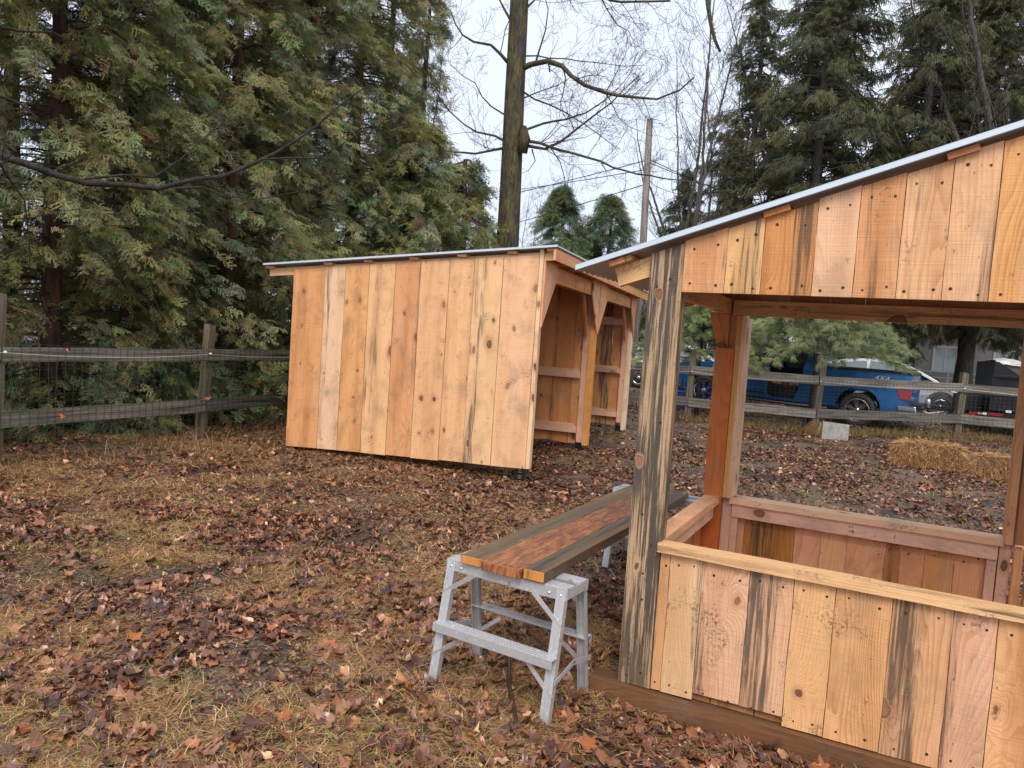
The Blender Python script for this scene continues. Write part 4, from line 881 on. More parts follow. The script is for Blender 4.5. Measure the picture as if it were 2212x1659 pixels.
place(sB,8.5,28.5,3,.84,'dark spruce directly left of the tallest one behind the booth roof',group=SG)
place(sB,20.5,29,4,1.05,'spruce behind the black dump trailer',group=SG)
place(sA,12.0,31,5,1.0,'spruce farther back between the two tall ones',group=SG)
place(sB,23.5,31,.5,.9,'spruce at the right edge behind the dump trailer',group=SG)
place(sB,7.4,27.0,5.5,.50,'short spruce behind the white pines',group=SG)
place(sA,11.9,25.2,3.5,.55,'short bushy spruce between the two tallest ones',group=SG)
place(sA,6.4,30,.9,.5,'short spruce at the foot of the slender leafless tree',group=SG)
place(sB,15.9,26.0,4.5,.85,'middle-sized spruce whose trunk shows just left of the dump trailer',group=SG)
place(sA,17.5,33,1.5,1.1,'spruce farther back, right of the pale house',group=SG)
# young white pines
def make_pine(seed,H=4.4,R0=2.15,base=1.72,nwh=7):
    random.seed(seed); root=empty('white_pine'); mb=MB(); pts=trunk(mb,H,.06,sides=8,wig=.02); mb.build('trunk',BARK_D,root); mb=MB(); pos=[];X=[];C_=[]
    for wv in range(nwh):
        z=base+(H-base)*wv/nwh; nb=8 if wv<5 else 6
        for b in range(nb):
            L=R0*(1-.82*wv/nwh)*random.uniform(.75,1.1); az=b/nb*6.283+wv*.7+random.uniform(-.2,.2); q=at_h(pts,H,z); bp=limb_tube(mb,(q.x,q.y,q.z),az,L,.36,.46,.016,8,4); k_=random.uniform(.8,1.2)
            for j in range(15):
                u=.22+.78*(j/14); k=u*8; a=int(min(k,7)); c=bp[a].lerp(bp[a+1],k-a); out=(bp[a+1]-bp[a]).normalized(); sd=V(-out.y,out.x,0)*(1 if j%2 else -1)
                d=(out*.8+sd*random.uniform(.3,.9)+V(0,0,random.uniform(-.1,.35))).normalized(); Ls=L*.34*(1.15-u)+.12; e=c+d*Ls
                mb.tube([c,e],[.006,.003],3,cap=False)
                for t in (.15,.4,.65,.85,1.):
                    pos.append(c.lerp(e,t)); X.append((d+V(random.gauss(0,.35),random.gauss(0,.35),random.gauss(0,.25)-.1)).normalized()); 
                    g_=random.choice([(.36,.42,.20),(.31,.38,.20),(.42,.46,.22)]); C_.append([x*k_ for x in g_])
    mb.build('branches',BARK_D,root); n=len(pos); pos=np.array([tuple(q) for q in pos]); X=np.array([tuple(q) for q in X])
    Vt,F,Cc=scatter(TUFTS,pos,rots(X,rng.normal(0,.3,(n,3))+np.array([0,0,1.])),rng.uniform(.13,.20,n),np.array(C_)*(1+rng.uniform(-.12,.12,(n,3)))); mesh_np('foliage',Vt,F,FOL,root,Cc); return root
p1=make_pine(4); place(p1,7.12,17.55,0,1,'larger young white pine in front of the blue pickup, behind the middle fence post',group='young white pines along the fence',cp=False)
place(p1,4.55,18.1,2.2,.86,'young white pine between the booth posts, left of the other one',group='young white pines along the fence')
# bare deciduous trees behind
def make_bare(seed,H=16,stems=3,depth=3,spread=.3,r=.16):
    random.seed(seed); root=empty('bare_tree'); mb=MB(); zf=random.uniform(1.5,3.5)
    tr=[V(0,0,-.1),V(.05,0,zf*.5),V(0,.05,zf)]; mb.tube(tr,[r*1.15,r*1.05,r],10); mb.build('trunk',BARK_G,root); mb=MB()
    for s_ in range(stems):
        a=s_/stems*6.283+random.uniform(-.4,.4); pts=[tr[-1]]; d=V(math.cos(a)*spread,math.sin(a)*spread,1).normalized()
        for i in range(9):
            d=(d+V(random.gauss(0,.06),random.gauss(0,.06),.08)).normalized(); pts.append(pts[-1]+d*(H-zf)/9)
        limbs_along(mb,pts,r*.62,.012,6,1.,depth-1,(1.1,2.6),.005,1.35,.13,.45)
    mb.build('branches',BARK_G,root); return root
DG='leafless trees far behind'
bA=make_bare(3,H=15,stems=3,spread=.16,r=.15); bB=make_bare(9,H=17,stems=7,spread=.6,r=.30)
place(bA,5.9,26.5,.4,1,'slender leafless tree with several upright stems, right of the utility pole',group=DG,cp=False)
place(bB,16.2,22.3,1,1,'broad leafless tree with many fanning limbs at the upper right',group=DG,cp=False)
place(bB,21.5,28,2.4,1.05,'leafless tree at the right edge above the booth roof',group=DG)
place(bB,15.2,36,4,1.1,'leafless tree behind the tall spruces',group=DG)
place(bA,.2,40,3,.62,'small pale leafless tree far behind the maple trunk',group=DG)
place(bA,9.0,38,5,1.1,'leafless tree behind the short spruces right of the utility pole',group=DG)
place(bA,2.2,44,1,.75,'leafless tree far behind the young cedars',group=DG)
place(bB,11,44,0,.9,'leafless tree deep in the background behind the pickup',group=DG)
place(bA,19,40,2,1.,'leafless tree deep in the background beyond the house',group=DG)
place(bB,-10,24,2,.9,'leafless tree behind the left end of the hedge',group=DG)
place(bA,-5,30,2,.9,'leafless tree behind the hedge, left of the maple',group=DG)
# far wood
def far_wood():
    random.seed(77); mb=MB()
    for i in range(150):
        a=random.uniform(-1.0,1.05); d=random.uniform(58,85); x,y=math.sin(a)*d,math.cos(a)*d; z=G(x,y); h=random.uniform(4.,7.5)
        for k in range(7):
            q=V(x+random.uniform(-1.5,1.5),y+random.uniform(-1.5,1.5),z-.2); grow(mb,q,V(random.gauss(0,.15),random.gauss(0,.15),1),h,.07,1,.1,3,.3,7,5,.02)
    tag(mb.build('far_wood',TWIG),'grey leafless far-off wood along the horizon','wood',kind='stuff')
far_wood()

# ---------------- litter on the ground ----------------
def blocked(x,y):
    """inside the booth's floor"""
    dx,dy=x-F2.o.x,y-F2.o.y; s=dx*F2.a.x+dy*F2.a.y; t=dx*F2.b.x+dy*F2.b.y
    return (s>-.14)&(s<2.5)&(t>-.06)&(t<1.5)
def in_view(x,y,m=.15): return (np.abs(x)<y*(.70+m)+.6)&(y>1.0)
def leaf_tpl(seed,n=15,lob=.40):
    r=random.Random(seed); pts=[(0,0)]; 
    for i in range(n):
        a=2*math.pi*i/n; rr=1-lob*abs(math.sin(a*2.5+.0))**.8; rr*=r.uniform(.66,1.18)*(1.05 if math.cos(a)>0 else .8); pts.append((rr*math.cos(a),rr*math.sin(a)))
    Vt=[]; c1,c2,ph=r.uniform(-.5,1.1),r.uniform(-.7,.9),r.uniform(0,3.14)
    for (x,y) in pts:
        u=x*math.cos(ph)+y*math.sin(ph); w=-x*math.sin(ph)+y*math.cos(ph); Vt.append((x*(1-.25*c1),y,c1*u*u*.7+c2*w*abs(w)*.6+r.uniform(-.16,.16)))
    F=[]
    for i in range(1,n+1,2):
        j=i%n+1; k=(i+1)%n+1 if i+1<=n else 1
        F.append((0,i,j,k if k!=i else j))
    F=[(0,1+(2*i)%n,1+(2*i+1)%n,1+(2*i+2)%n) for i in range(n//2)]
    if n%2: F.append((0,n,1,1))
    return np.array(Vt),F
def tri_leaf(seed,n):
    Vt,_=leaf_tpl(seed,n,.40 if seed%3==0 else .16)
    if seed%3==1: Vt[:,1]*=.45; Vt[:,2]*=1.5
    if seed%3==2: Vt[:,2]+=np.abs(Vt[:,1])*.55-.1; Vt[:,0]*=.8
    F=[(0,1+i,1+(i+1)%n) for i in range(n)]; return Vt,np.array(F)
def litter(name,n,region,tpls,size,label,clump,tilt=.28,lift=.012):
    x,y=region(n*3); k=clump(x,y); keep=(rng.random(len(x))<k)&in_view(x,y)&~blocked(x,y); x,y=x[keep][:n],y[keep][:n]; n=len(x)
    pos=np.stack([x,y,gz(x,y)+rng.uniform(.002,lift,n)],-1); up_=np.stack([rng.normal(0,tilt,n),rng.normal(0,tilt,n),np.ones(n)],-1); a=rng.uniform(0,6.283,n)
    Xd=np.stack([np.cos(a),np.sin(a),-(up_[:,0]*np.cos(a)+up_[:,1]*np.sin(a))],-1); Rm=rots(Xd,up_); sc=rng.uniform(*size,n)*(.75+.5*rng.random(n))
    base=np.array([S(104,70,54),S(134,90,66),S(84,58,50),S(152,104,72),S(116,70,50),S(172,122,90),S(70,52,48),S(136,98,82),S(98,70,64),S(152,92,56),S(200,158,122)]); ix=rng.choice(len(base),n,p=[.14,.14,.14,.09,.11,.05,.1,.09,.08,.04,.02])
    cl=base[ix]*rng.uniform(.85,1.75,(n,1)); Vs=[];Fs=[];Cs=[];off=0; pk=rng.integers(0,len(tpls),n)
    for q,(tv,tf) in enumerate(tpls):
        i=np.where(pk==q)[0]; W=np.einsum('nij,mj->nmi',Rm[i],tv)*sc[i][:,None,None]+pos[i][:,None,:]; m=len(tv)
        W[:,:,2]=np.maximum(W[:,:,2],gz(W[:,:,0],W[:,:,1])+.0015)
        Vs.append(W.reshape(-1,3)); Fs.append((tf[None]+(np.arange(len(i))*m)[:,None,None]+off).reshape(-1,3)); Cs.append(np.repeat(cl[i],m,axis=0)*rng.uniform(.85,1.15,(len(i)*m,1))); off+=len(i)*m
    o=mesh_np(name,np.concatenate(Vs),np.concatenate(Fs),DEADLEAF,None,np.concatenate(Cs)); tag(o,label,'leaves',kind='stuff')
def wedge(y0,y1,pw=1.):
    def f(n):
        y=y0+(y1-y0)*rng.random(n)**pw; x=rng.uniform(-1,1,n)*(y*.78+.5); 
        k=rng.random(n)<(y*.78+.5)/(y1*.78+.5) if pw==1. else np.ones(n,bool); return x[k],y[k]
    return f
leafden=lambda x,y:np.clip((vnoise(x,y,.8,21)*.5+vnoise(x,y,.27,22)*.5-.31)*4.2,.10,1)
litter('fallen_leaves',15000,wedge(1.2,6.5),[tri_leaf(i,15) for i in range(12)],(.017,.056),'wet brown maple leaves scattered over the near muddy grass',leafden,.22,.025)
litter('fallen_leaves',30000,wedge(6.0,12.5),[tri_leaf(i+20,9) for i in range(6)],(.018,.046),'wet brown leaves covering the middle of the yard around the stall',leafden,.28,.02)
litter('fallen_leaves',46000,wedge(12.,24),[tri_leaf(i+40,7) for i in range(4)],(.030,.058),'brown leaves covering the far part of the yard by the fence and hedge',leafden,.3,.02)
litter('leaf_crumbs',45000,wedge(1.2,8),[tri_leaf(i+70,5) for i in range(4)],(.007,.022),'crumbled bits of dead leaves over the near mud',lambda x,y:np.ones_like(x)*.9,.3,.01)
def blades(name,n,region,ln,wd,label,mask,cols,stand=.25,clumpy=True,seg=2,cat='grass'):
    x,y=region(n*3); k=mask(x,y); keep=(rng.random(len(x))<k)&in_view(x,y)&~blocked(x,y); x,y=x[keep][:n],y[keep][:n]; n=len(x); a=rng.uniform(0,6.283,n)+vnoise(x,y,.5,31)*5
    L=rng.uniform(*ln,n); W=rng.uniform(*wd,n); el=np.abs(rng.normal(0,stand,n)); d=np.stack([np.cos(a)*np.cos(el),np.sin(a)*np.cos(el),np.sin(el)],-1); s_=np.stack([-np.sin(a),np.cos(a),np.zeros(n)],-1)
    p0=np.stack([x,y,gz(x,y)+rng.uniform(0,.012,n)],-1); b=rng.normal(0,.35,n)[:,None]*s_; p1_=p0+(d+b*.4)*L[:,None]*.5; p2=p0+(d+b)*L[:,None]; p2[:,2]-=L*.35*np.sin(el)+.0; 
    for q in (p1_,p2): q[:,2]=np.maximum(q[:,2],gz(q[:,0],q[:,1])+.003)
    w_=W[:,None]*s_; Vt=np.stack([p0-w_,p0+w_,p1_+w_*.9,p1_-w_*.9,p2+w_*.25,p2-w_*.25],1).reshape(-1,3); i=np.arange(n)*6; F=np.concatenate([np.stack([i,i+1,i+2,i+3],-1),np.stack([i+3,i+2,i+4,i+5],-1)])
    c=np.array(cols)[rng.integers(0,len(cols),n)]*rng.uniform(.8,1.5,(n,1)); o=mesh_np(name,Vt,F,STRAW,None,np.repeat(c,6,axis=0)); tag(o,label,cat,kind='stuff')
ST=[S(198,160,110),S(172,136,94),S(214,178,130),S(152,116,78),S(126,98,70),S(184,144,98)]; GN=[S(110,124,48),S(132,140,62),S(96,112,44),S(150,150,80)]
strawden=lambda x,y:np.clip((vnoise(x,y,1.1,41)*.55+vnoise(x,y,.33,42)*.45-.385)*3.6,.03,1)*np.where((y>6.3)&(x>-2.2),.3,1)*np.where(x>.6,.45,1)
greenden=lambda x,y:np.clip((vnoise(x,y,1.2,51)*.5+vnoise(x,y,.25,52)*.5-.46)*5,.0,1)
blades('dry_grass',125000,wedge(1.2,5.2),(.04,.13),(.0009,.0022),'matted straw-coloured grass in the foreground',strawden,ST,.22)
blades('dry_grass',95000,wedge(5.0,11),(.05,.14),(.0018,.0036),'matted straw-coloured grass in the middle of the yard',strawden,ST,.25)
blades('dry_grass',50000,wedge(10.5,24),(.06,.16),(.003,.006),'matted straw-coloured grass towards the far fence',strawden,ST,.3)
blades('green_grass',14000,wedge(1.2,6),(.03,.10),(.0010,.0024),'sparse green grass tufts in the foreground',greenden,GN,.6)
blades('green_grass',26000,wedge(6,22),(.04,.11),(.002,.005),'sparse green grass in the far yard',greenden,GN,.6)
def along_fence(n):
    t=rng.uniform(0,1,n)*9; x=-5.7+.37*t+rng.normal(0,.35,n)+.25; y=6.4+.93*t+rng.normal(0,.25,n); return x,y
blades('tall_dry_grass',2200,along_fence,(.12,.42),(.0015,.003),'tall dry grass stems standing along the foot of the left fence',lambda x,y:np.ones_like(x)*.8,[S(150,112,74),S(176,140,96),S(120,84,60)],.8)
def along_fence2(n):
    t=rng.uniform(0,1,n); x=4+t*9; y=np.interp(x,[4.2,6.95,10.7,13.8],[17.5,16.8,17.6,16.8])+rng.normal(-.2,.25,n); return x,y
blades('tall_dry_grass',5000,along_fence2,(.12,.35),(.002,.004),'dry grass standing along the foot of the far fence',lambda x,y:np.ones_like(x)*.8,[S(140,110,74),S(156,130,80),S(110,110,60)],.8)
def tussock(n): return 7.0+rng.normal(-.05,.10,n),16.35+rng.normal(0,.08,n)
def tuss():
    n=420; a=rng.uniform(0,6.283,n); r=rng.uniform(.25,.5,n); L=rng.uniform(.3,.5,n); c0=np.array([6.98,16.45,G(6.98,16.45)]); p0=c0+np.stack([np.cos(a)*.05,np.sin(a)*.05,a*0],-1); p1_=p0+np.stack([np.cos(a)*r*.45,np.sin(a)*r*.45,L*.55],-1); p2=p0+np.stack([np.cos(a)*r,np.sin(a)*r,L*.05],-1)
    s_=np.stack([-np.sin(a),np.cos(a),a*0],-1)*.005; Vt=np.stack([p0-s_,p0+s_,p1_+s_,p1_-s_,p2+s_*.3,p2-s_*.3],1).reshape(-1,3); i=np.arange(n)*6; F=np.concatenate([np.stack([i,i+1,i+2,i+3],-1),np.stack([i+3,i+2,i+4,i+5],-1)])
    o=mesh_np('grass_tussock',Vt,F,STRAW,None,np.repeat(np.array(ST)[rng.integers(0,6,n)]*.9,6,axis=0)); tag(o,'arching tussock of dead grass at the foot of the middle fence post','grass tussock')
tuss()

# ---------------- vehicles ----------------
BLUE=simple('metallic_blue_paint',(.022,.150,.40),.22,.35,.6,2.,.3); DKGLASS=simple('tinted_glass',(.01,.012,.014),.05,0,.8); CHROME=simple('chrome',(.75,.76,.78),.15,1); RUBBER=simple('tyre_rubber',(.028,.026,.025),.75,nsc=20,second=(.07,.055,.045),bump=.4)
BLKPL=simple('black_plastic',(.012,.012,.013),.45); REDL=simple('red_lamp_lens',(.35,.008,.012),.15,0,.7); SILVER=simple('silver_car_paint',(.40,.42,.45),.25,.4,.6); PALEGL=simple('pale_reflecting_glass',(.40,.48,.48),.05,0,.9); DARKIN=simple('dark_cab_interior',(.02,.02,.022),.7)
YTOOL=simple('yellow_tool_plastic',(.75,.42,.01),.4); RTOOL=simple('red_tool_plastic',(.5,.02,.02),.4); GTOOL=simple('grey_tool_case',(.22,.23,.24),.5)
class Veh:
    def __init__(s,O,U):
        s.O=V(*O); s.U=V(U[0],U[1],0).normalized(); s.W=V(-s.U.y,s.U.x,0); s.W=s.W if s.W.y>0 else -s.W
        s.tilt=0
    def p(s,u,v,w=0): return s.U*u+s.W*w+Z*v
    def prism(s,mb,pts,w0,w1,tum=None,m=0):
        """side outline (u,v) extruded from w0 to w1; tum(v) pulls the sides in"""
        tum=tum or (lambda v:0); b=len(mb.v); n=len(pts)
        for (u,v) in pts: mb.v.append(s.p(u,v,w0+tum(v)))
        for (u,v) in pts: mb.v.append(s.p(u,v,w1-tum(v)))
        ar=sum(pts[i][0]*pts[(i+1)%n][1]-pts[(i+1)%n][0]*pts[i][1] for i in range(n))
        lo=tuple(range(b,b+n)); hi=tuple(range(b+n,b+2*n)); flip=(s.U.cross(Z).dot(s.W)>0)==(ar>0)
        mb.face(lo[::-1] if flip else lo,m=m); mb.face(hi if flip else hi[::-1],m=m)
        for i in range(n):
            j=(i+1)%n; q=(b+i,b+j,b+n+j,b+n+i); mb.face(q if flip else q[::-1],m=m)
def arch(uc,vc,r,n=12,a0=180,a1=0): return [(uc+r*math.cos(R(a0+(a1-a0)*i/n)),vc+r*math.sin(R(a0+(a1-a0)*i/n))) for i in range(n+1)]
def wheel(v,u,r,wo,width,parent,spokes=6,steer=0,c='near'):
    ax=-v.W; ctr=v.p(u,r,wo); m=MB(); h=width
    if steer: ax=(Matrix.Rotation(steer,3,'Z')@ax)
    k=r*.67
    m.lathe([(k,-h),(k,0),(r*.86,.012),(r*.97,-.02),(r,-.06),(r,-h+.04),(r*.95,-h),(k,-h)],ctr,ax,36,closed=False)
    for i in range(44):
        a=i/44*6.283; X=ax.orthogonal().normalized(); Y=ax.cross(X); d=X*math.cos(a)+Y*math.sin(a); tt=ax.cross(d); m.box(ctr+d*(r-.012)-ax*(.03 if i%2 else .13)-tt*.014,tt,d,-ax,.028,.02,.1)
    root=m.build('wheel',RUBBER,parent)
    m=MB(); m.lathe([(k,.0),(k-.012,.006),(k-.03,-.02),(k-.03,-.10)],ctr,ax,36); m.lathe([(.0001,-.01),(.05,-.012),(.06,-.03),(.06,-.08)],ctr,ax,20)
    X=ax.orthogonal().normalized(); Y=ax.cross(X)
    for i in range(spokes):
        for dd in (-.13,.13):
            a=i/spokes*6.283+dd; d=X*math.cos(a)+Y*math.sin(a); a2=i/spokes*6.283; d2=X*math.cos(a2)+Y*math.sin(a2); s0=ctr+d2*.04-ax*.02; e=ctr+d*(k-.014)-ax*.012; q=(e-s0); L=q.length; q.normalize(); tt=q.cross(ax).normalized(); m.box(s0-tt*.021-ax*.03,tt,q,ax,.042,L,.034)
    m.build('rim',CHROME,root); m=MB(); m.lathe([(.0001,-.09),(k-.03,-.09),(k-.03,-.1)],ctr,ax,24); m.build('brake_disc',BLKPL,root); return root
# blue pickup
tr=Veh((0,0,0),(.83,-.56)); orig=V(8.6,18.4,0)-tr.U*4.88; gzt=.16
pk=empty('pickup_truck',(orig.x,orig.y,.21),label='blue four-door pickup truck with its rear door open and tools inside, parked behind the fence',cat='pickup truck')
pk.rotation_euler=tr.W.normalized().orthogonal() and (0,0,0)
pk.matrix_world=Matrix.Translation((orig.x,orig.y,.215))@Matrix.Rotation(math.atan2(.115,3.95)*-1*-1,4,tr.W)  # nose a little higher, as on the rising ground
uf,ur,rw=.93,4.88,.425; WT=2.0
low=lambda v:.02*max(0,(v-.9))
def body(mb,w0,w1,opening):
    a_r=arch(ur,rw+.03,.53); a_f=arch(uf,rw+.03,.52)
    top=[(.02,.62),(.0,.80),(.05,1.02),(.10,1.12),(.35,1.20),(1.35,1.27),(1.45,1.28)]
    door=[(2.62,1.28),(2.62,.62),(2.72,.50),(3.35,.50),(3.42,.75),(3.50,1.0),(3.50,1.28)] if opening else []
    bed=[(3.93,1.28),(3.93,1.36),(4.0,1.40),(5.95,1.44),(6.0,1.40),(6.03,1.05),(6.02,.58),(5.95,.50)]
    out=top+door+bed+[(ur+.60,.48)]+[(x,y) for x,y in a_r[::-1]]+[(ur-.60,.45),(uf+.60,.45)]+[(x,y) for x,y in a_f[::-1]]+[(uf-.60,.45),(.08,.42)]
    tr.prism(mb,out,w0,w1,lambda v:.03*max(0,v-.75)+.03*max(0,.75-v)*.6)
mb=MB(); body(mb,0,.14,True); body(mb,WT-.14,WT,False)
hood=[(.10,1.11),(.35,1.20),(1.5,1.28),(1.5,1.1),(.1,.9)]; tr.prism(mb,hood,.12,WT-.12); tr.prism(mb,[(.02,.45),(.02,1.05),(.14,1.05),(.14,.45)],.05,WT-.05); tr.prism(mb,[(5.93,.5),(5.93,1.41),(6.0,1.41),(6.0,.5)],.1,WT-.1)
tr.prism(mb,[(3.93,.6),(3.93,1.4),(4.0,1.4),(4.0,.6)],.1,WT-.1); tr.prism(mb,[(3.95,.9),(3.95,.95),(5.98,.95),(5.98,.9)],.1,WT-.1); tr.prism(mb,[(1.3,.42),(1.3,.5),(5.9,.5),(5.9,.42)],.14,WT-.14)
mb.build('body',BLUE,pk,bevel=.012)
mb=MB(); tum=lambda v:.12*max(0,v-1.25)+.02
# roof and pillars
tr.prism(mb,[(2.05,1.90),(2.3,1.955),(3.2,1.965),(3.72,1.93),(3.80,1.88),(2.0,1.86)],.0,WT,tum)
for q in ([(1.38,1.27),(1.50,1.27),(2.16,1.88),(2.02,1.88)],[(2.50,1.27),(2.62,1.27),(2.62,1.88),(2.52,1.88)],[(3.50,1.27),(3.94,1.27),(3.80,1.90),(3.62,1.90)]):
    tr.prism(mb,q,.0,.09,tum); tr.prism(mb,q,WT-.09,WT,tum)
tr.prism(mb,[(3.80,1.25),(3.93,1.25),(3.80,1.9),(3.7,1.9)],.05,WT-.05,tum)
mb.build('cab',BLUE,pk,bevel=.01)
def pane(name,q,w0,w1,tu,mat,par): 
    mb=MB(); par[1].prism(mb,q,w0,w1,tu); mb.build(name,mat,par[0])
pane('window',[(1.52,1.27),(2.50,1.27),(2.52,1.87),(2.16,1.87)],.035,.042,lambda v:.12*max(0,v-1.25),DKGLASS,(pk,tr)); pane('windshield',[(1.42,1.27),(1.44,1.27),(2.10,1.90),(2.08,1.90)],.14,WT-.14,None,DKGLASS,(pk,tr))
pane('window',[(1.52,1.27),(3.5,1.27),(3.62,1.87),(2.16,1.87)],WT-.05,WT-.043,None,PALEGL,(pk,tr))
mb=MB(); tr.prism(mb,[(2.65,.52),(2.65,.9),(2.8,.9),(2.9,.78),(3.45,.8),(3.55,1.5),(3.75,1.5),(3.75,.52)],.3,WT-.3); tr.prism(mb,[(1.6,.5),(1.6,.85),(2.1,.9),(2.25,1.55),(2.42,1.6),(2.5,.5)],.3,.9); tr.prism(mb,[(1.5,.46),(1.5,.52),(3.7,.52),(3.7,.46)],.14,WT-.16); tr.prism(mb,[(3.6,.52),(3.6,1.3),(3.75,1.3),(3.75,.52)],.14,WT-.2); mb.build('seat',DARKIN,pk,bevel=.03)
# open rear door, hinged at the middle pillar and swung out
dd=-tr.W*.95+tr.U*.22; dd.normalize(); mb=MB(); b0=tr.p(2.60,0,.0)
def dp(a,v,t): return b0+dd*a+tr.U*t+Z*v
for (q,mm) in (([(0,.62),(0,1.27),(.82,1.27),(.86,.95),(.78,.55),(.12,.50)],0),):
    mb.poly([dp(a,v,0) for a,v in q],tr.U*.07)
mb.poly([dp(a,v,0) for a,v in [(0,1.27),(.02,1.85),(.07,1.85),(.05,1.27)]],tr.U*.05); mb.poly([dp(a,v,0) for a,v in [(.02,1.86),(.62,1.80),(.62,1.76),(.02,1.81)]],tr.U*.05); mb.poly([dp(a,v,0) for a,v in [(.60,1.80),(.80,1.27),(.76,1.27),(.57,1.78)]],tr.U*.05)
dr=mb.build('door',BLUE,pk,bevel=.01); mb=MB(); mb.poly([dp(a,v,.072) for a,v in [(.04,.58),(.04,1.2),(.78,1.2),(.8,.95),(.72,.6)]],tr.U*.02); mb.build('door_lining',DARKIN,dr); mb=MB(); mb.poly([dp(a,v,.02) for a,v in [(.06,1.27),(.06,1.8),(.58,1.76),(.76,1.27)]],tr.U*.006); mb.build('window',DKGLASS,dr)
for (uu,vv,ss,mt,nm) in ((2.75,.60,(.22,.10,.16),YTOOL,'yellow'),(3.0,.62,(.16,.08,.12),RTOOL,'red'),(3.18,.63,(.26,.13,.2),GTOOL,'grey')):
    mb=MB(); mb.box(tr.p(uu,vv+.14,.16),tr.U,tr.W,Z,ss[0],ss[2],ss[1]); mb.tube([tr.p(uu+.02,vv+.14+ss[1],.2),tr.p(uu+ss[0]*.5,vv+.14+ss[1]*1.8,.2),tr.p(uu+ss[0]-.02,vv+.14+ss[1],.2)],.012,6); 
    o=mb.build('tool_box' if nm!='red' else 'power_tool',mt,bevel=.01); o.location=orig+Z*.19; tag(o,{'yellow':'small yellow tool case on the truck floor in the open doorway','red':'red hand tool between the yellow and grey cases in the truck doorway','grey':'grey tool case in the open rear doorway of the blue pickup'}[nm],'tool')
mb=MB(); tr.prism(mb,[(2.6,.60),(2.66,.86),(3.34,.82),(3.42,.62),(3.3,.53),(2.7,.53)],.10,.26); mb.build('door_sill',BLKPL,pk,bevel=.02)
mb=MB(); tr.prism(mb,[(3.96,1.40),(3.96,1.45),(5.98,1.485),(6.0,1.42)],-.01,.10); tr.prism(mb,[(3.96,1.40),(3.96,1.45),(5.98,1.485),(6.0,1.42)],WT-.10,WT+.01); tr.prism(mb,[(5.9,1.42),(5.9,1.475),(6.03,1.47),(6.03,1.41)],.1,WT-.1); mb.build('bed_rail',BLKPL,pk)
for uc,vc,r_ in ((ur,rw+.03,.53),(uf,rw+.03,.52)):
    mb=MB()
    for i in range(14):
        a,b=R(180-180*i/14),R(180-180*(i+1)/14); tr.prism(mb,[(uc+r_*math.cos(a),vc+r_*math.sin(a)),(uc+(r_+.05)*math.cos(a),vc+(r_+.05)*math.sin(a)),(uc+(r_+.05)*math.cos(b),vc+(r_+.05)*math.sin(b)),(uc+r_*math.cos(b),vc+r_*math.sin(b))],-.025,.02)
    mb.build('wheel_arch_trim',BLUE,pk,bevel=.006)
mb=MB(); tr.prism(mb,[(5.72,1.28),(5.68,1.10),(5.80,.82),(6.035,.80),(6.045,1.28)],-.012,.10,lambda v:.03*max(0,v-.75)); mb.build('taillight',REDL,pk,bevel=.006); mb=MB(); tr.prism(mb,[(5.76,1.13),(5.77,1.05),(6.05,1.05),(6.05,1.13)],-.018,.1,lambda v:.03*max(0,v-.75)); mb.build('taillight_bar',BLUE,pk)
mb=MB(); tr.prism(mb,[(5.78,.48),(5.76,.66),(6.16,.68),(6.20,.50)],-.03,WT+.03); mb.build('bumper',CHROME,pk,bevel=.02); mb=MB(); tr.prism(mb,[(5.9,.66),(5.9,.71),(6.22,.71),(6.2,.66)],.1,WT-.1); mb.build('bumper_step',BLKPL,pk)
mb=MB(); tr.prism(mb,[(-.10,.45),(-.10,.66),(.25,.66),(.25,.45)],-.02,WT+.02); mb.build('bumper',CHROME,pk,bevel=.03); mb=MB(); tr.prism(mb,[(-.03,.70),(-.03,1.02),(.1,1.02),(.1,.70)],.3,WT-.3); mb.build('grille',BLKPL,pk); mb=MB(); tr.prism(mb,[(-.02,.78),(.0,1.0),(.28,1.02),(.2,.8)],-.012,.3); mb.build('headlight',PALEGL,pk,bevel=.01)
mb=MB(); tr.prism(mb,[(1.6,.36),(1.6,.41),(4.2,.41),(4.2,.36)],-.10,.06); mb.build('running_board',CHROME,pk,bevel=.01)
mb=MB(); tr.prism(mb,[(1.55,1.12),(1.55,1.15),(1.75,1.15),(1.75,1.12)],-.02,.02); mb.box(tr.p(2.2,1.0,-.02),tr.U,tr.W,Z,.2,.02,.04); mb.build('door_handle',CHROME,pk); mb=MB(); mb.box(tr.p(1.62,1.30,-.26),tr.U,tr.W,Z,.12,.26,.20); mb.build('side_mirror',BLKPL,pk,bevel=.03)
mb=MB(); tr.prism(mb,[(1.5,.55),(1.5,.60),(2.6,.60),(2.6,.55)],-.008,.02); tr.prism(mb,[(2.49,.5),(2.49,1.27),(2.505,1.27),(2.505,.5)],-.003,.02,lambda v:.03*max(0,v-.75)); mb.build('door_seam',BLKPL,pk)
for uu,st in ((uf,.0),(ur,0)):
    wheel(tr,uu,rw,.02,.27,pk,6,st); 
    m=MB(); m.lathe([(.24,0),(rw,.01),(rw,.26),(.24,.27)],tr.p(uu,rw,WT-.28),tr.W,28); m.build('wheel',RUBBER,pk)
mb=MB(); tr.prism(mb,[(.4,.3),(.4,.45),(5.9,.45),(5.9,.3)],.45,WT-.45); mb.build('chassis',BLKPL,pk)
mb=MB(); tr.prism(mb,[(ur+.52,.2),(ur+.50,.5),(ur+.53,.5),(ur+.55,.2)],.02,.28); mb.build('mud_flap',BLKPL,pk)
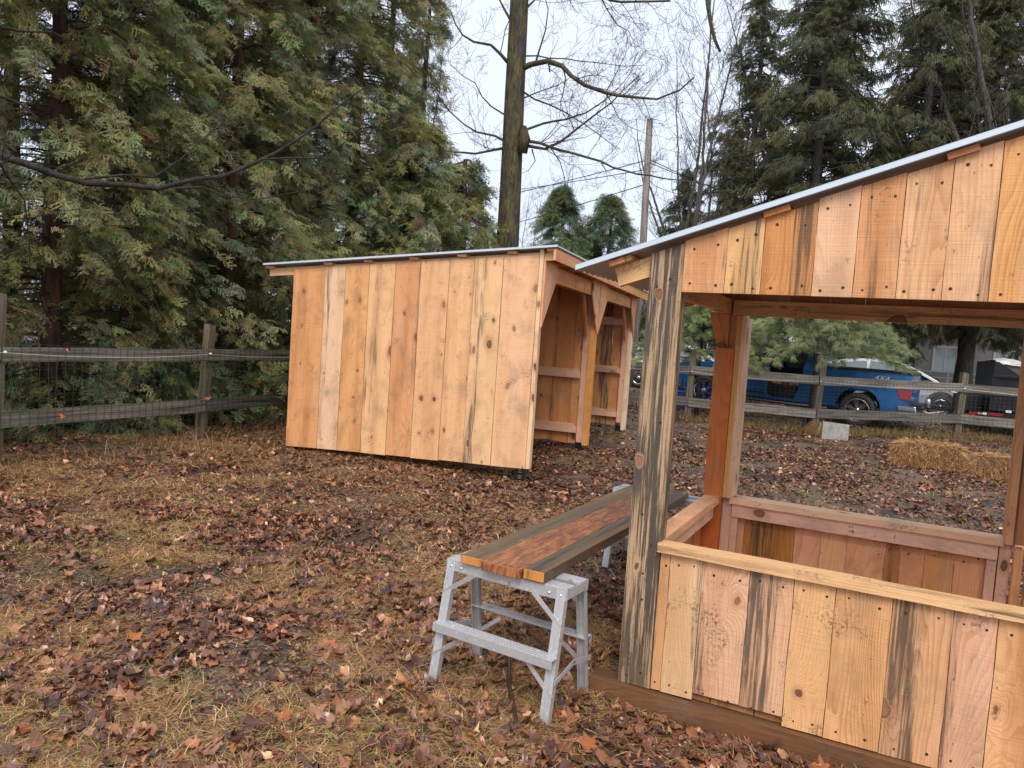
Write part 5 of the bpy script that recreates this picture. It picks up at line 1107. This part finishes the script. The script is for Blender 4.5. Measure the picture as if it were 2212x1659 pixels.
# 4X4 lettering
def sign(txt,size,mat,par,origin,X,Y,ext=.004,name='lettering',shear=0.,sx=1.):
    cu=bpy.data.curves.new(name,'FONT'); cu.body=txt; cu.size=size; cu.extrude=ext; cu.shear=shear; o=bpy.data.objects.new(name,cu); col.objects.link(o); bpy.context.view_layer.update(); me=bpy.data.meshes.new_from_object(o); me.name=name; col.objects.unlink(o); me.materials.clear(); me.materials.append(mat)
    q=link(name,me,par); mt=Matrix((X*sx,Y,X.cross(Y))).transposed().to_4x4(); mt.translation=origin; q.matrix_local=mt; return q
sign('4X4',.145,simple('light_grey_decal',(.75,.8,.85),.4),pk,tr.p(5.18,1.235,-.004+.012),tr.U,Z,.006,'four_by_four_badge',.25,1.35)
# silver car beyond
ca=Veh((0,0,0),(.90,-.43)); co_=V(11.79,20.3,0)-ca.U*3.7; car=empty('parked_car',(co_.x,co_.y,.28),label='silver hatchback car seen over the bed of the blue pickup, nose to the right',cat='car')
ct=lambda v:.04*max(0,v-.6)+.28*max(0,v-1.0); mb=MB()
ar=arch(3.7,.34,.38)[::-1]; al=arch(1.0,.34,.38)[::-1]
ca.prism(mb,[(.05,.3),(.0,.7),(.1,1.0),(.25,1.02),(3.4,.99),(3.8,.92),(4.1,.82),(4.32,.66),(4.36,.3)]+[(3.7+.40,.26)]+ar+[(3.7-.42,.22),(1.42,.22)]+al+[(.58,.26)],0,1.78,lambda v:.05*max(0,v-.6)); 
mb.build('body',SILVER,car,bevel=.04)
mb=MB(); ca.prism(mb,[(.45,1.0),(.75,1.38),(1.3,1.51),(2.0,1.55),(2.55,1.51),(3.05,1.33),(3.78,.93)],.04,1.74,lambda v:.30*max(0,v-1.0)); mb.build('cabin',SILVER,car,bevel=.03)
for q in ([(.85,1.04),(1.0,1.36),(1.65,1.46),(1.78,1.46),(1.80,1.04)],[(1.90,1.04),(1.88,1.46),(2.45,1.46),(2.95,1.29),(3.08,1.04)]): pane('window',q,.032,.05,lambda v:.30*max(0,v-1.0),PALEGL,(car,ca))
pane('window',[(3.14,1.0),(3.12,1.20),(3.5,1.0)],.030,.05,lambda v:.30*max(0,v-1.0),DKGLASS,(car,ca)); pane('windshield',[(3.07,1.345),(3.11,1.345),(3.78,.965),(3.75,.945)],.22,1.56,None,DKGLASS,(car,ca))
mb=MB(); ca.prism(mb,[(3.95,.72),(3.85,.80),(4.2,.76),(4.33,.66)],-.005,.3); mb.build('headlight',PALEGL,car,bevel=.01)
for uu in (1.0,3.7): wheel(ca,uu,.32,.03,.2,car,10)
# white car beyond the pickup's nose
wc=copy_tree(car); wc.location=(3.3,25.2,.35); wc['label']='white car glimpsed behind the front of the blue pickup'
WHP=simple('white_car_paint',(.7,.72,.74),.25)
for ch in wc.children:
    if ch.name.startswith(('body','cabin')): ch.data=ch.data.copy(); ch.data.materials[0]=WHP
mb=MB(); mb.box(V(-.3,0,0),V(1,0,0),V(0,1,0),Z,.55,.5,.42); mb.box(V(-.32,-.02,.40),V(1,0,0),V(0,1,0),Z,.59,.54,.04); mb.box(V(-.28,-.012,.30),V(1,0,0),V(0,1,0),Z,.5,.012,.05)
bb=mb.build('storage_bin',simple('blue_bin_plastic',(.01,.08,.42),.4),bevel=.02); bb.location=(4.55,19.6,.16); tag(bb,'bright blue plastic bin on the ground ahead of the pickup','bin')
# dump trailer
tl=Veh((0,0,0),(.93,-.37)); to=V(11.85,18.35,0); dt=empty('dump_trailer',(to.x,to.y,.10),label='black steel dump trailer with a pale tarpaulin, hitched behind the pickup',cat='trailer')
BLK=simple('black_trailer_paint',(.005,.006,.008),.45,0,.35,6,.3,second=(.012,.013,.015)); TARP=simple('pale_tarpaulin',(.62,.62,.60),.6,nsc=5,second=(.34,.33,.31),bump=.5); BRN=simple('rusty_brown_panel',(.10,.075,.068),.6)
mb=MB(); T=tl
T.prism(mb,[(0,.62),(0,1.5),(4.2,1.5),(4.2,.62)],0,.05); T.prism(mb,[(0,.62),(0,1.83),(.05,1.83),(.05,.62)],0,1.95); T.prism(mb,[(0,.62),(0,.68),(4.2,.68),(4.2,.62)],.03,1.9); T.prism(mb,[(0,.62),(0,1.5),(4.2,1.5),(4.2,.62)],1.9,1.95); T.prism(mb,[(0,1.5),(0,1.83),(.12,1.83),(.62,1.5)],0,.05)
for u in (0,.6,1.2,1.8,2.4,3.0,3.6): T.prism(mb,[(u,.62),(u,1.5),(u+.07,1.5),(u+.07,.62)],-.05,0)
for v in (.62,1.08,1.45): T.prism(mb,[(.0,v),(.0,v+.06),(4.2,v+.06),(4.2,v)],-.07,-.051)
mb.build('body',BLK,dt,bevel=.004)
mb=MB(); T.prism(mb,[(.02,.38),(.02,.58),(4.1,.58),(4.1,.38)],.3,1.6); T.prism(mb,[(-1.5,.48),(-1.5,.58),(.1,.58),(.1,.44)],.9,1.05); T.prism(mb,[(-.55,.56),(-.55,.95),(-.12,.95),(-.12,.56)],.45,1.5); T.prism(mb,[(-.1,.42),(-.1,.56),(4.1,.56),(4.1,.42)],-.04,.06); mb.build('chassis',BLK,dt,bevel=.006)
mb=MB(); T.prism(mb,[(.16,1.80),(.60,1.50),(4.2,1.5),(4.2,1.78)],.06,.09); mb.build('side_board',BRN,dt)
mb=MB(); N=26; rows=[]
for i in range(N+1):
    u=.1+4.0*i/N; r_=[]
    for j in range(9):
        w_=.0+1.9*j/8; r_.append(len(mb.v)); mb.v.append(T.p(u,1.80+.10*math.sin(math.pi*j/8)+.02*math.sin(i*1.9+j)+.03*math.sin(i*.8)-(.05 if j in(0,8) else 0),w_))
    rows.append(r_)
for i in range(N):
    for j in range(8): mb.face((rows[i][j],rows[i+1][j],rows[i+1][j+1],rows[i][j+1]),sm=True)
tp_=mb.build('tarpaulin',TARP,dt); so_=tp_.modifiers.new('s','SOLIDIFY'); so_.thickness=.012
WREF=simple('white_reflector',(.75,.75,.72),.3)
for u,m_ in ((-.42,REDL),(-.22,WREF),(.0,REDL),(1.0,REDL),(2.2,REDL)):
    mb=MB(); T.prism(mb,[(u,.50),(u,.555),(u+(.18 if m_ is WREF else .30),.555),(u+(.18 if m_ is WREF else .30),.50)],-.05,-.041); mb.build('reflector',m_,dt)
mb=MB(); T.prism(mb,[(.35,.60),(.35,.66),(.47,.66),(.47,.60)],-.082,-.071); mb.build('side_marker',WREF,dt)
for u in (2.2,3.1): wheel(T,u,.36,-.1,.22,dt,6)
mb=MB(); T.prism(mb,[(1.75,.74),(1.8,.82),(3.5,.82),(3.55,.74)],-.34,.0); mb.build('fender',BLK,dt)
mb=MB()
for k in range(3): mb.tube([T.p(-1.45,.5,.9+.05*k),T.p(-1.2,.36-.03*k,.85+.1*k),T.p(-.9,.42,.9),T.p(-.6,.5,1.0)],.012,5)
mb.lathe([(.0001,0),(.06,.01),(.06,.2),(.03,.24),(.0001,.25)],T.p(-1.2,.5,.85),Z,12); mb.build('hitch',SILV,dt)

# ---------------- house, pole, wires ----------------
SID=simple('pale_grey_siding',(.40,.38,.36),.6,nsc=1.5,namt=.12,vec=(.2,.2,14)); WHT=simple('white_trim',(.72,.72,.72),.5); ROOFM=simple('dark_shingle',(.06,.055,.055),.8,nsc=9); 
hx,hy=23.0,38.5; hs=empty('house',(hx,hy,G(hx,hy)),R(-14),label='pale grey sided house with white trimmed windows, glimpsed between the spruce trunks',cat='house')
mb=MB(); X,Y=V(1,0,0),V(0,1,0); Wd,Hh=14,3.0
mb.box(V(-Wd/2,0,0),X,Y,Z,Wd,8,Hh)
for k in range(19): mb.box(V(-Wd/2-.01,-.02,.15+k*.15),X,Y,Z,Wd+.02,.02,.012)
mb.build('wall',SID,hs)
mb=MB(); mb.poly([V(-Wd/2-.4,-.5,Hh),V(-Wd/2-.4,8.5,Hh),V(-Wd/2-.4,4,Hh+1.3)],X*(Wd+.8)); mb.build('roof',ROOFM,hs)
for xx in (-5.6,-3.4,-1.2,1.6,4.2):
    mb=MB(); a=V(xx,-.05,.9); 
    for (dx,dz,w_,h_) in ((0,0,1.2,.1),(0,1.3,1.2,.1),(0,.1,.1,1.2),(1.1,.1,.1,1.2),(.57,.1,.06,1.2)): mb.box(a+V(dx,0,dz),X,Y,Z,w_,.05,h_)
    f=mb.build('window',WHT,hs); mb=MB(); mb.box(a+V(.1,.03,.1),X,Y,Z,1.0,.015,1.2); mb.build('pane',PALEGL,f)
mb=MB()
for k in range(3): mb.box(V(-6.5,-2.2,.35+k*.28),X,Y,Z,11,.05,.07)
for k in range(9): mb.box(V(-6.5+k*1.36,-2.22,-.1),X,Y,Z,.09,.09,1.15)
mb.build('porch_railing',WHT,hs)
POLEM=bark('weathered_pole_wood',(.10,.085,.075),(.26,.215,.19),None,0,(14,14,1.2))
a,b=unp(1385,600,25),unp(1404,258,25); mb=MB(); base=V(a.x-.12,25,G(4,25)); mb.tube([V(0,0,-.1),a-base,b-base],[.16,.125,.105],14)
up_=mb.build('utility_pole',POLEM); up_.location=base; tag(up_,'bare weathered wooden utility pole standing between the maple and the spruces','utility pole')
CABLE=simple('black_cable',(.02,.02,.022),.5)
for i,(x0,y0,x1,y1,Y0,Y1) in enumerate(((1404,395,700,565,25,60),(1403,365,760,425,25,60),(1402,345,720,475,25,60),(1404,345,1760,460,25,60),(1404,352,1745,440,25,60))):
    p0,p1_=unp(x0,y0,Y0),unp(x1,y1,Y1); mb=MB(); mb.tube([p0.lerp(p1_,t)-Z*(.5*4*t*(1-t)) for t in np.linspace(0,1,14)],.016,4,cap=False)
    o=mb.build('overhead_wire',CABLE); tag(o,['lowest overhead wire running left from the utility pole','topmost overhead wire running left from the utility pole','middle overhead wire running left from the utility pole','thin wire descending right from the utility pole in front of the spruces','second wire descending right from the utility pole'][i],'wire','overhead wires at the utility pole')
q=V(14.1,27,G(14.1,27)); mb=MB(); mb.tube([V(0,0,-.1),V(0,0,2.9)],.055,10); fp=mb.build('marker_post',WHT); fp.location=q; tag(fp,'slim white post with a red flag tied to its top, among the spruce trunks','post')
mb=MB(); mb.poly([V(-.02,-.06,2.45),V(.22,-.08,2.42),V(.20,-.1,2.78),V(-.02,-.06,2.85)],V(0,.012,0)); mb.build('flag',simple('red_cloth',(.6,.02,.04),.7),fp)
# ---------------- yard objects ----------------
CONC=simple('mossy_concrete',(.34,.33,.30),.85,nsc=14,second=(.22,.22,.18),bump=.5)
mb=MB(); mb.box(V(-.28,-.06,-.03),V(1,-.05,0),V(.05,1,0),V(0,.12,1),.55,.10,.37); cb=mb.build('concrete_slab',CONC,bevel=.008); cb.location=(6.88,15.6,G(6.88,15.6)); cb.rotation_euler=(0,R(3),0); tag(cb,'pale square concrete slab standing on edge beside the middle fence post','concrete slab')
HAY=leaf_mat('straw_bale',.6,.15,.4)
def bale(x,y,rz,L,Wd,H,label,n=9500):
    root=empty('straw_bale',(x,y,G(x,y)-.02),rz,label=label,cat='straw bale',group='straw bales in front of the far fence')
    mb=MB(); mb.box(V(-L/2+.04,-Wd/2+.04,0),V(1,0,0),V(0,1,0),Z,L-.08,Wd-.08,H-.05,(.2,.12,.05)); c=mb.build('core',simple('bale_core_straw',(.16,.10,.045),.9,nsc=40,second=(.05,.03,.015)),root,bevel=.05)
    f=rng.integers(0,4,n); u=rng.uniform(-1,1,n); v=rng.uniform(0,1,n); px=np.where(f<3,u*L/2,np.sign(u)*L/2); py=np.where(f<2,-Wd/2,np.where(f==2,rng.uniform(-1,1,n)*Wd/2,rng.uniform(-1,1,n)*Wd/2)); pz=np.where(f==2,H,v*H)
    rr=1-.12*np.clip(np.abs(px)/(L/2),0,1)**6*np.clip(pz/H,0,1)**2; px,py,pz=px*rr,py*rr,pz*(1-.10*np.clip(np.abs(px)/(L/2),0,1)**4)
    p0=np.stack([px,py,pz],-1)+rng.normal(0,.012,(n,3)); top=(f==2)
    d=rng.normal(0,1,(n,3)); d[:,1]=np.where(top,d[:,1],-np.abs(d[:,1])*.35); d[:,2]=np.where(top,np.abs(d[:,2])*.18,-np.abs(d[:,2])*1.3); d/=np.linalg.norm(d,axis=1,keepdims=True)
    l=rng.uniform(.05,.16,n)[:,None]; p1_=p0+d*l*.5; p2=p0+d*l+np.array([0,-.004,-.02]); sd=np.cross(d,np.array([0.3,-1,.4])); sd/=np.linalg.norm(sd,axis=1,keepdims=True); sd*=.0028
    Vt=np.stack([p0-sd,p0+sd,p1_+sd,p1_-sd,p2+sd*.5,p2-sd*.5],1).reshape(-1,3); i=np.arange(n)*6; F=np.concatenate([np.stack([i,i+1,i+2,i+3],-1),np.stack([i+3,i+2,i+4,i+5],-1)])
    cc=np.array([S(206,154,92),S(176,124,72),S(222,174,112),S(132,92,56),S(108,74,48)])[rng.integers(0,5,n)]*rng.uniform(.6,1.2,(n,1)); mesh_np('loose_straw',Vt,F,HAY,root,np.repeat(cc,6,axis=0))
bale(7.12,12.45,R(-31),1.02,.50,.42,'left straw bale of the two in front of the far fence'); bale(7.98,11.55,R(-38),1.1,.5,.38,'right straw bale, half hidden by the window frame of the booth')
mb=MB(); mb.board(V(-.09,-.03,0),V(1,.2,0),V(-.2,1,0),Z,.17,.06,.018,S(224,150,96),P(0,.4,.2,.1)); wc_=mb.build('wood_offcut',WOOD); wc_.location=(.66,8.39,G(.66,8.39)+.01); tag(wc_,'small fresh orange wood offcut on the ground between the stall and the planks','wood offcut')
mb=MB(); z0=G(.13,2.97); mb.tube([V(0,0,.008),V(-.015,.2,.025),V(-.045,.45,.04),V(-.05,.68,.06),V(-.07,.86,.085)],[.006,.009,.011,.011,.014],7); sk_=mb.build('stick',simple('wet_dark_stick',(.03,.02,.015),.3,nsc=30,second=(.10,.055,.03))); sk_.location=(.13,2.97,z0); tag(sk_,'dark wet stick lying under the near work platform','stick')
for k,(x,y,z,rz,lab,cl) in enumerate(((-5.0,7.62+.58,.50,1.2,'orange leaf caught on the lower rail of the left fence near the frame edge',S(206,120,50)),(-4.19,10.10,.60,.3,'pale orange leaf caught on the lower rail at the left fence post',S(190,110,70)),(-4.98,8.25,1.24,2,'dark red leaf caught on the upper rail of the left fence',S(96,30,24)))):
    tv,tf=tri_leaf(60+k,15); rm=Matrix.Rotation(R(75),3,'X')@Matrix.Rotation(rz,3,'Z'); Vt=np.array([tuple(rm@(Vector(q)*.05)) for q in tv]); o=mesh_np('caught_leaf',Vt,tf,DEADLEAF,None,np.tile(np.array([cl]),(len(tv),1))); o.location=(x+.05,y-.06,z); tag(o,lab,'leaf','leaves caught on the left fence')
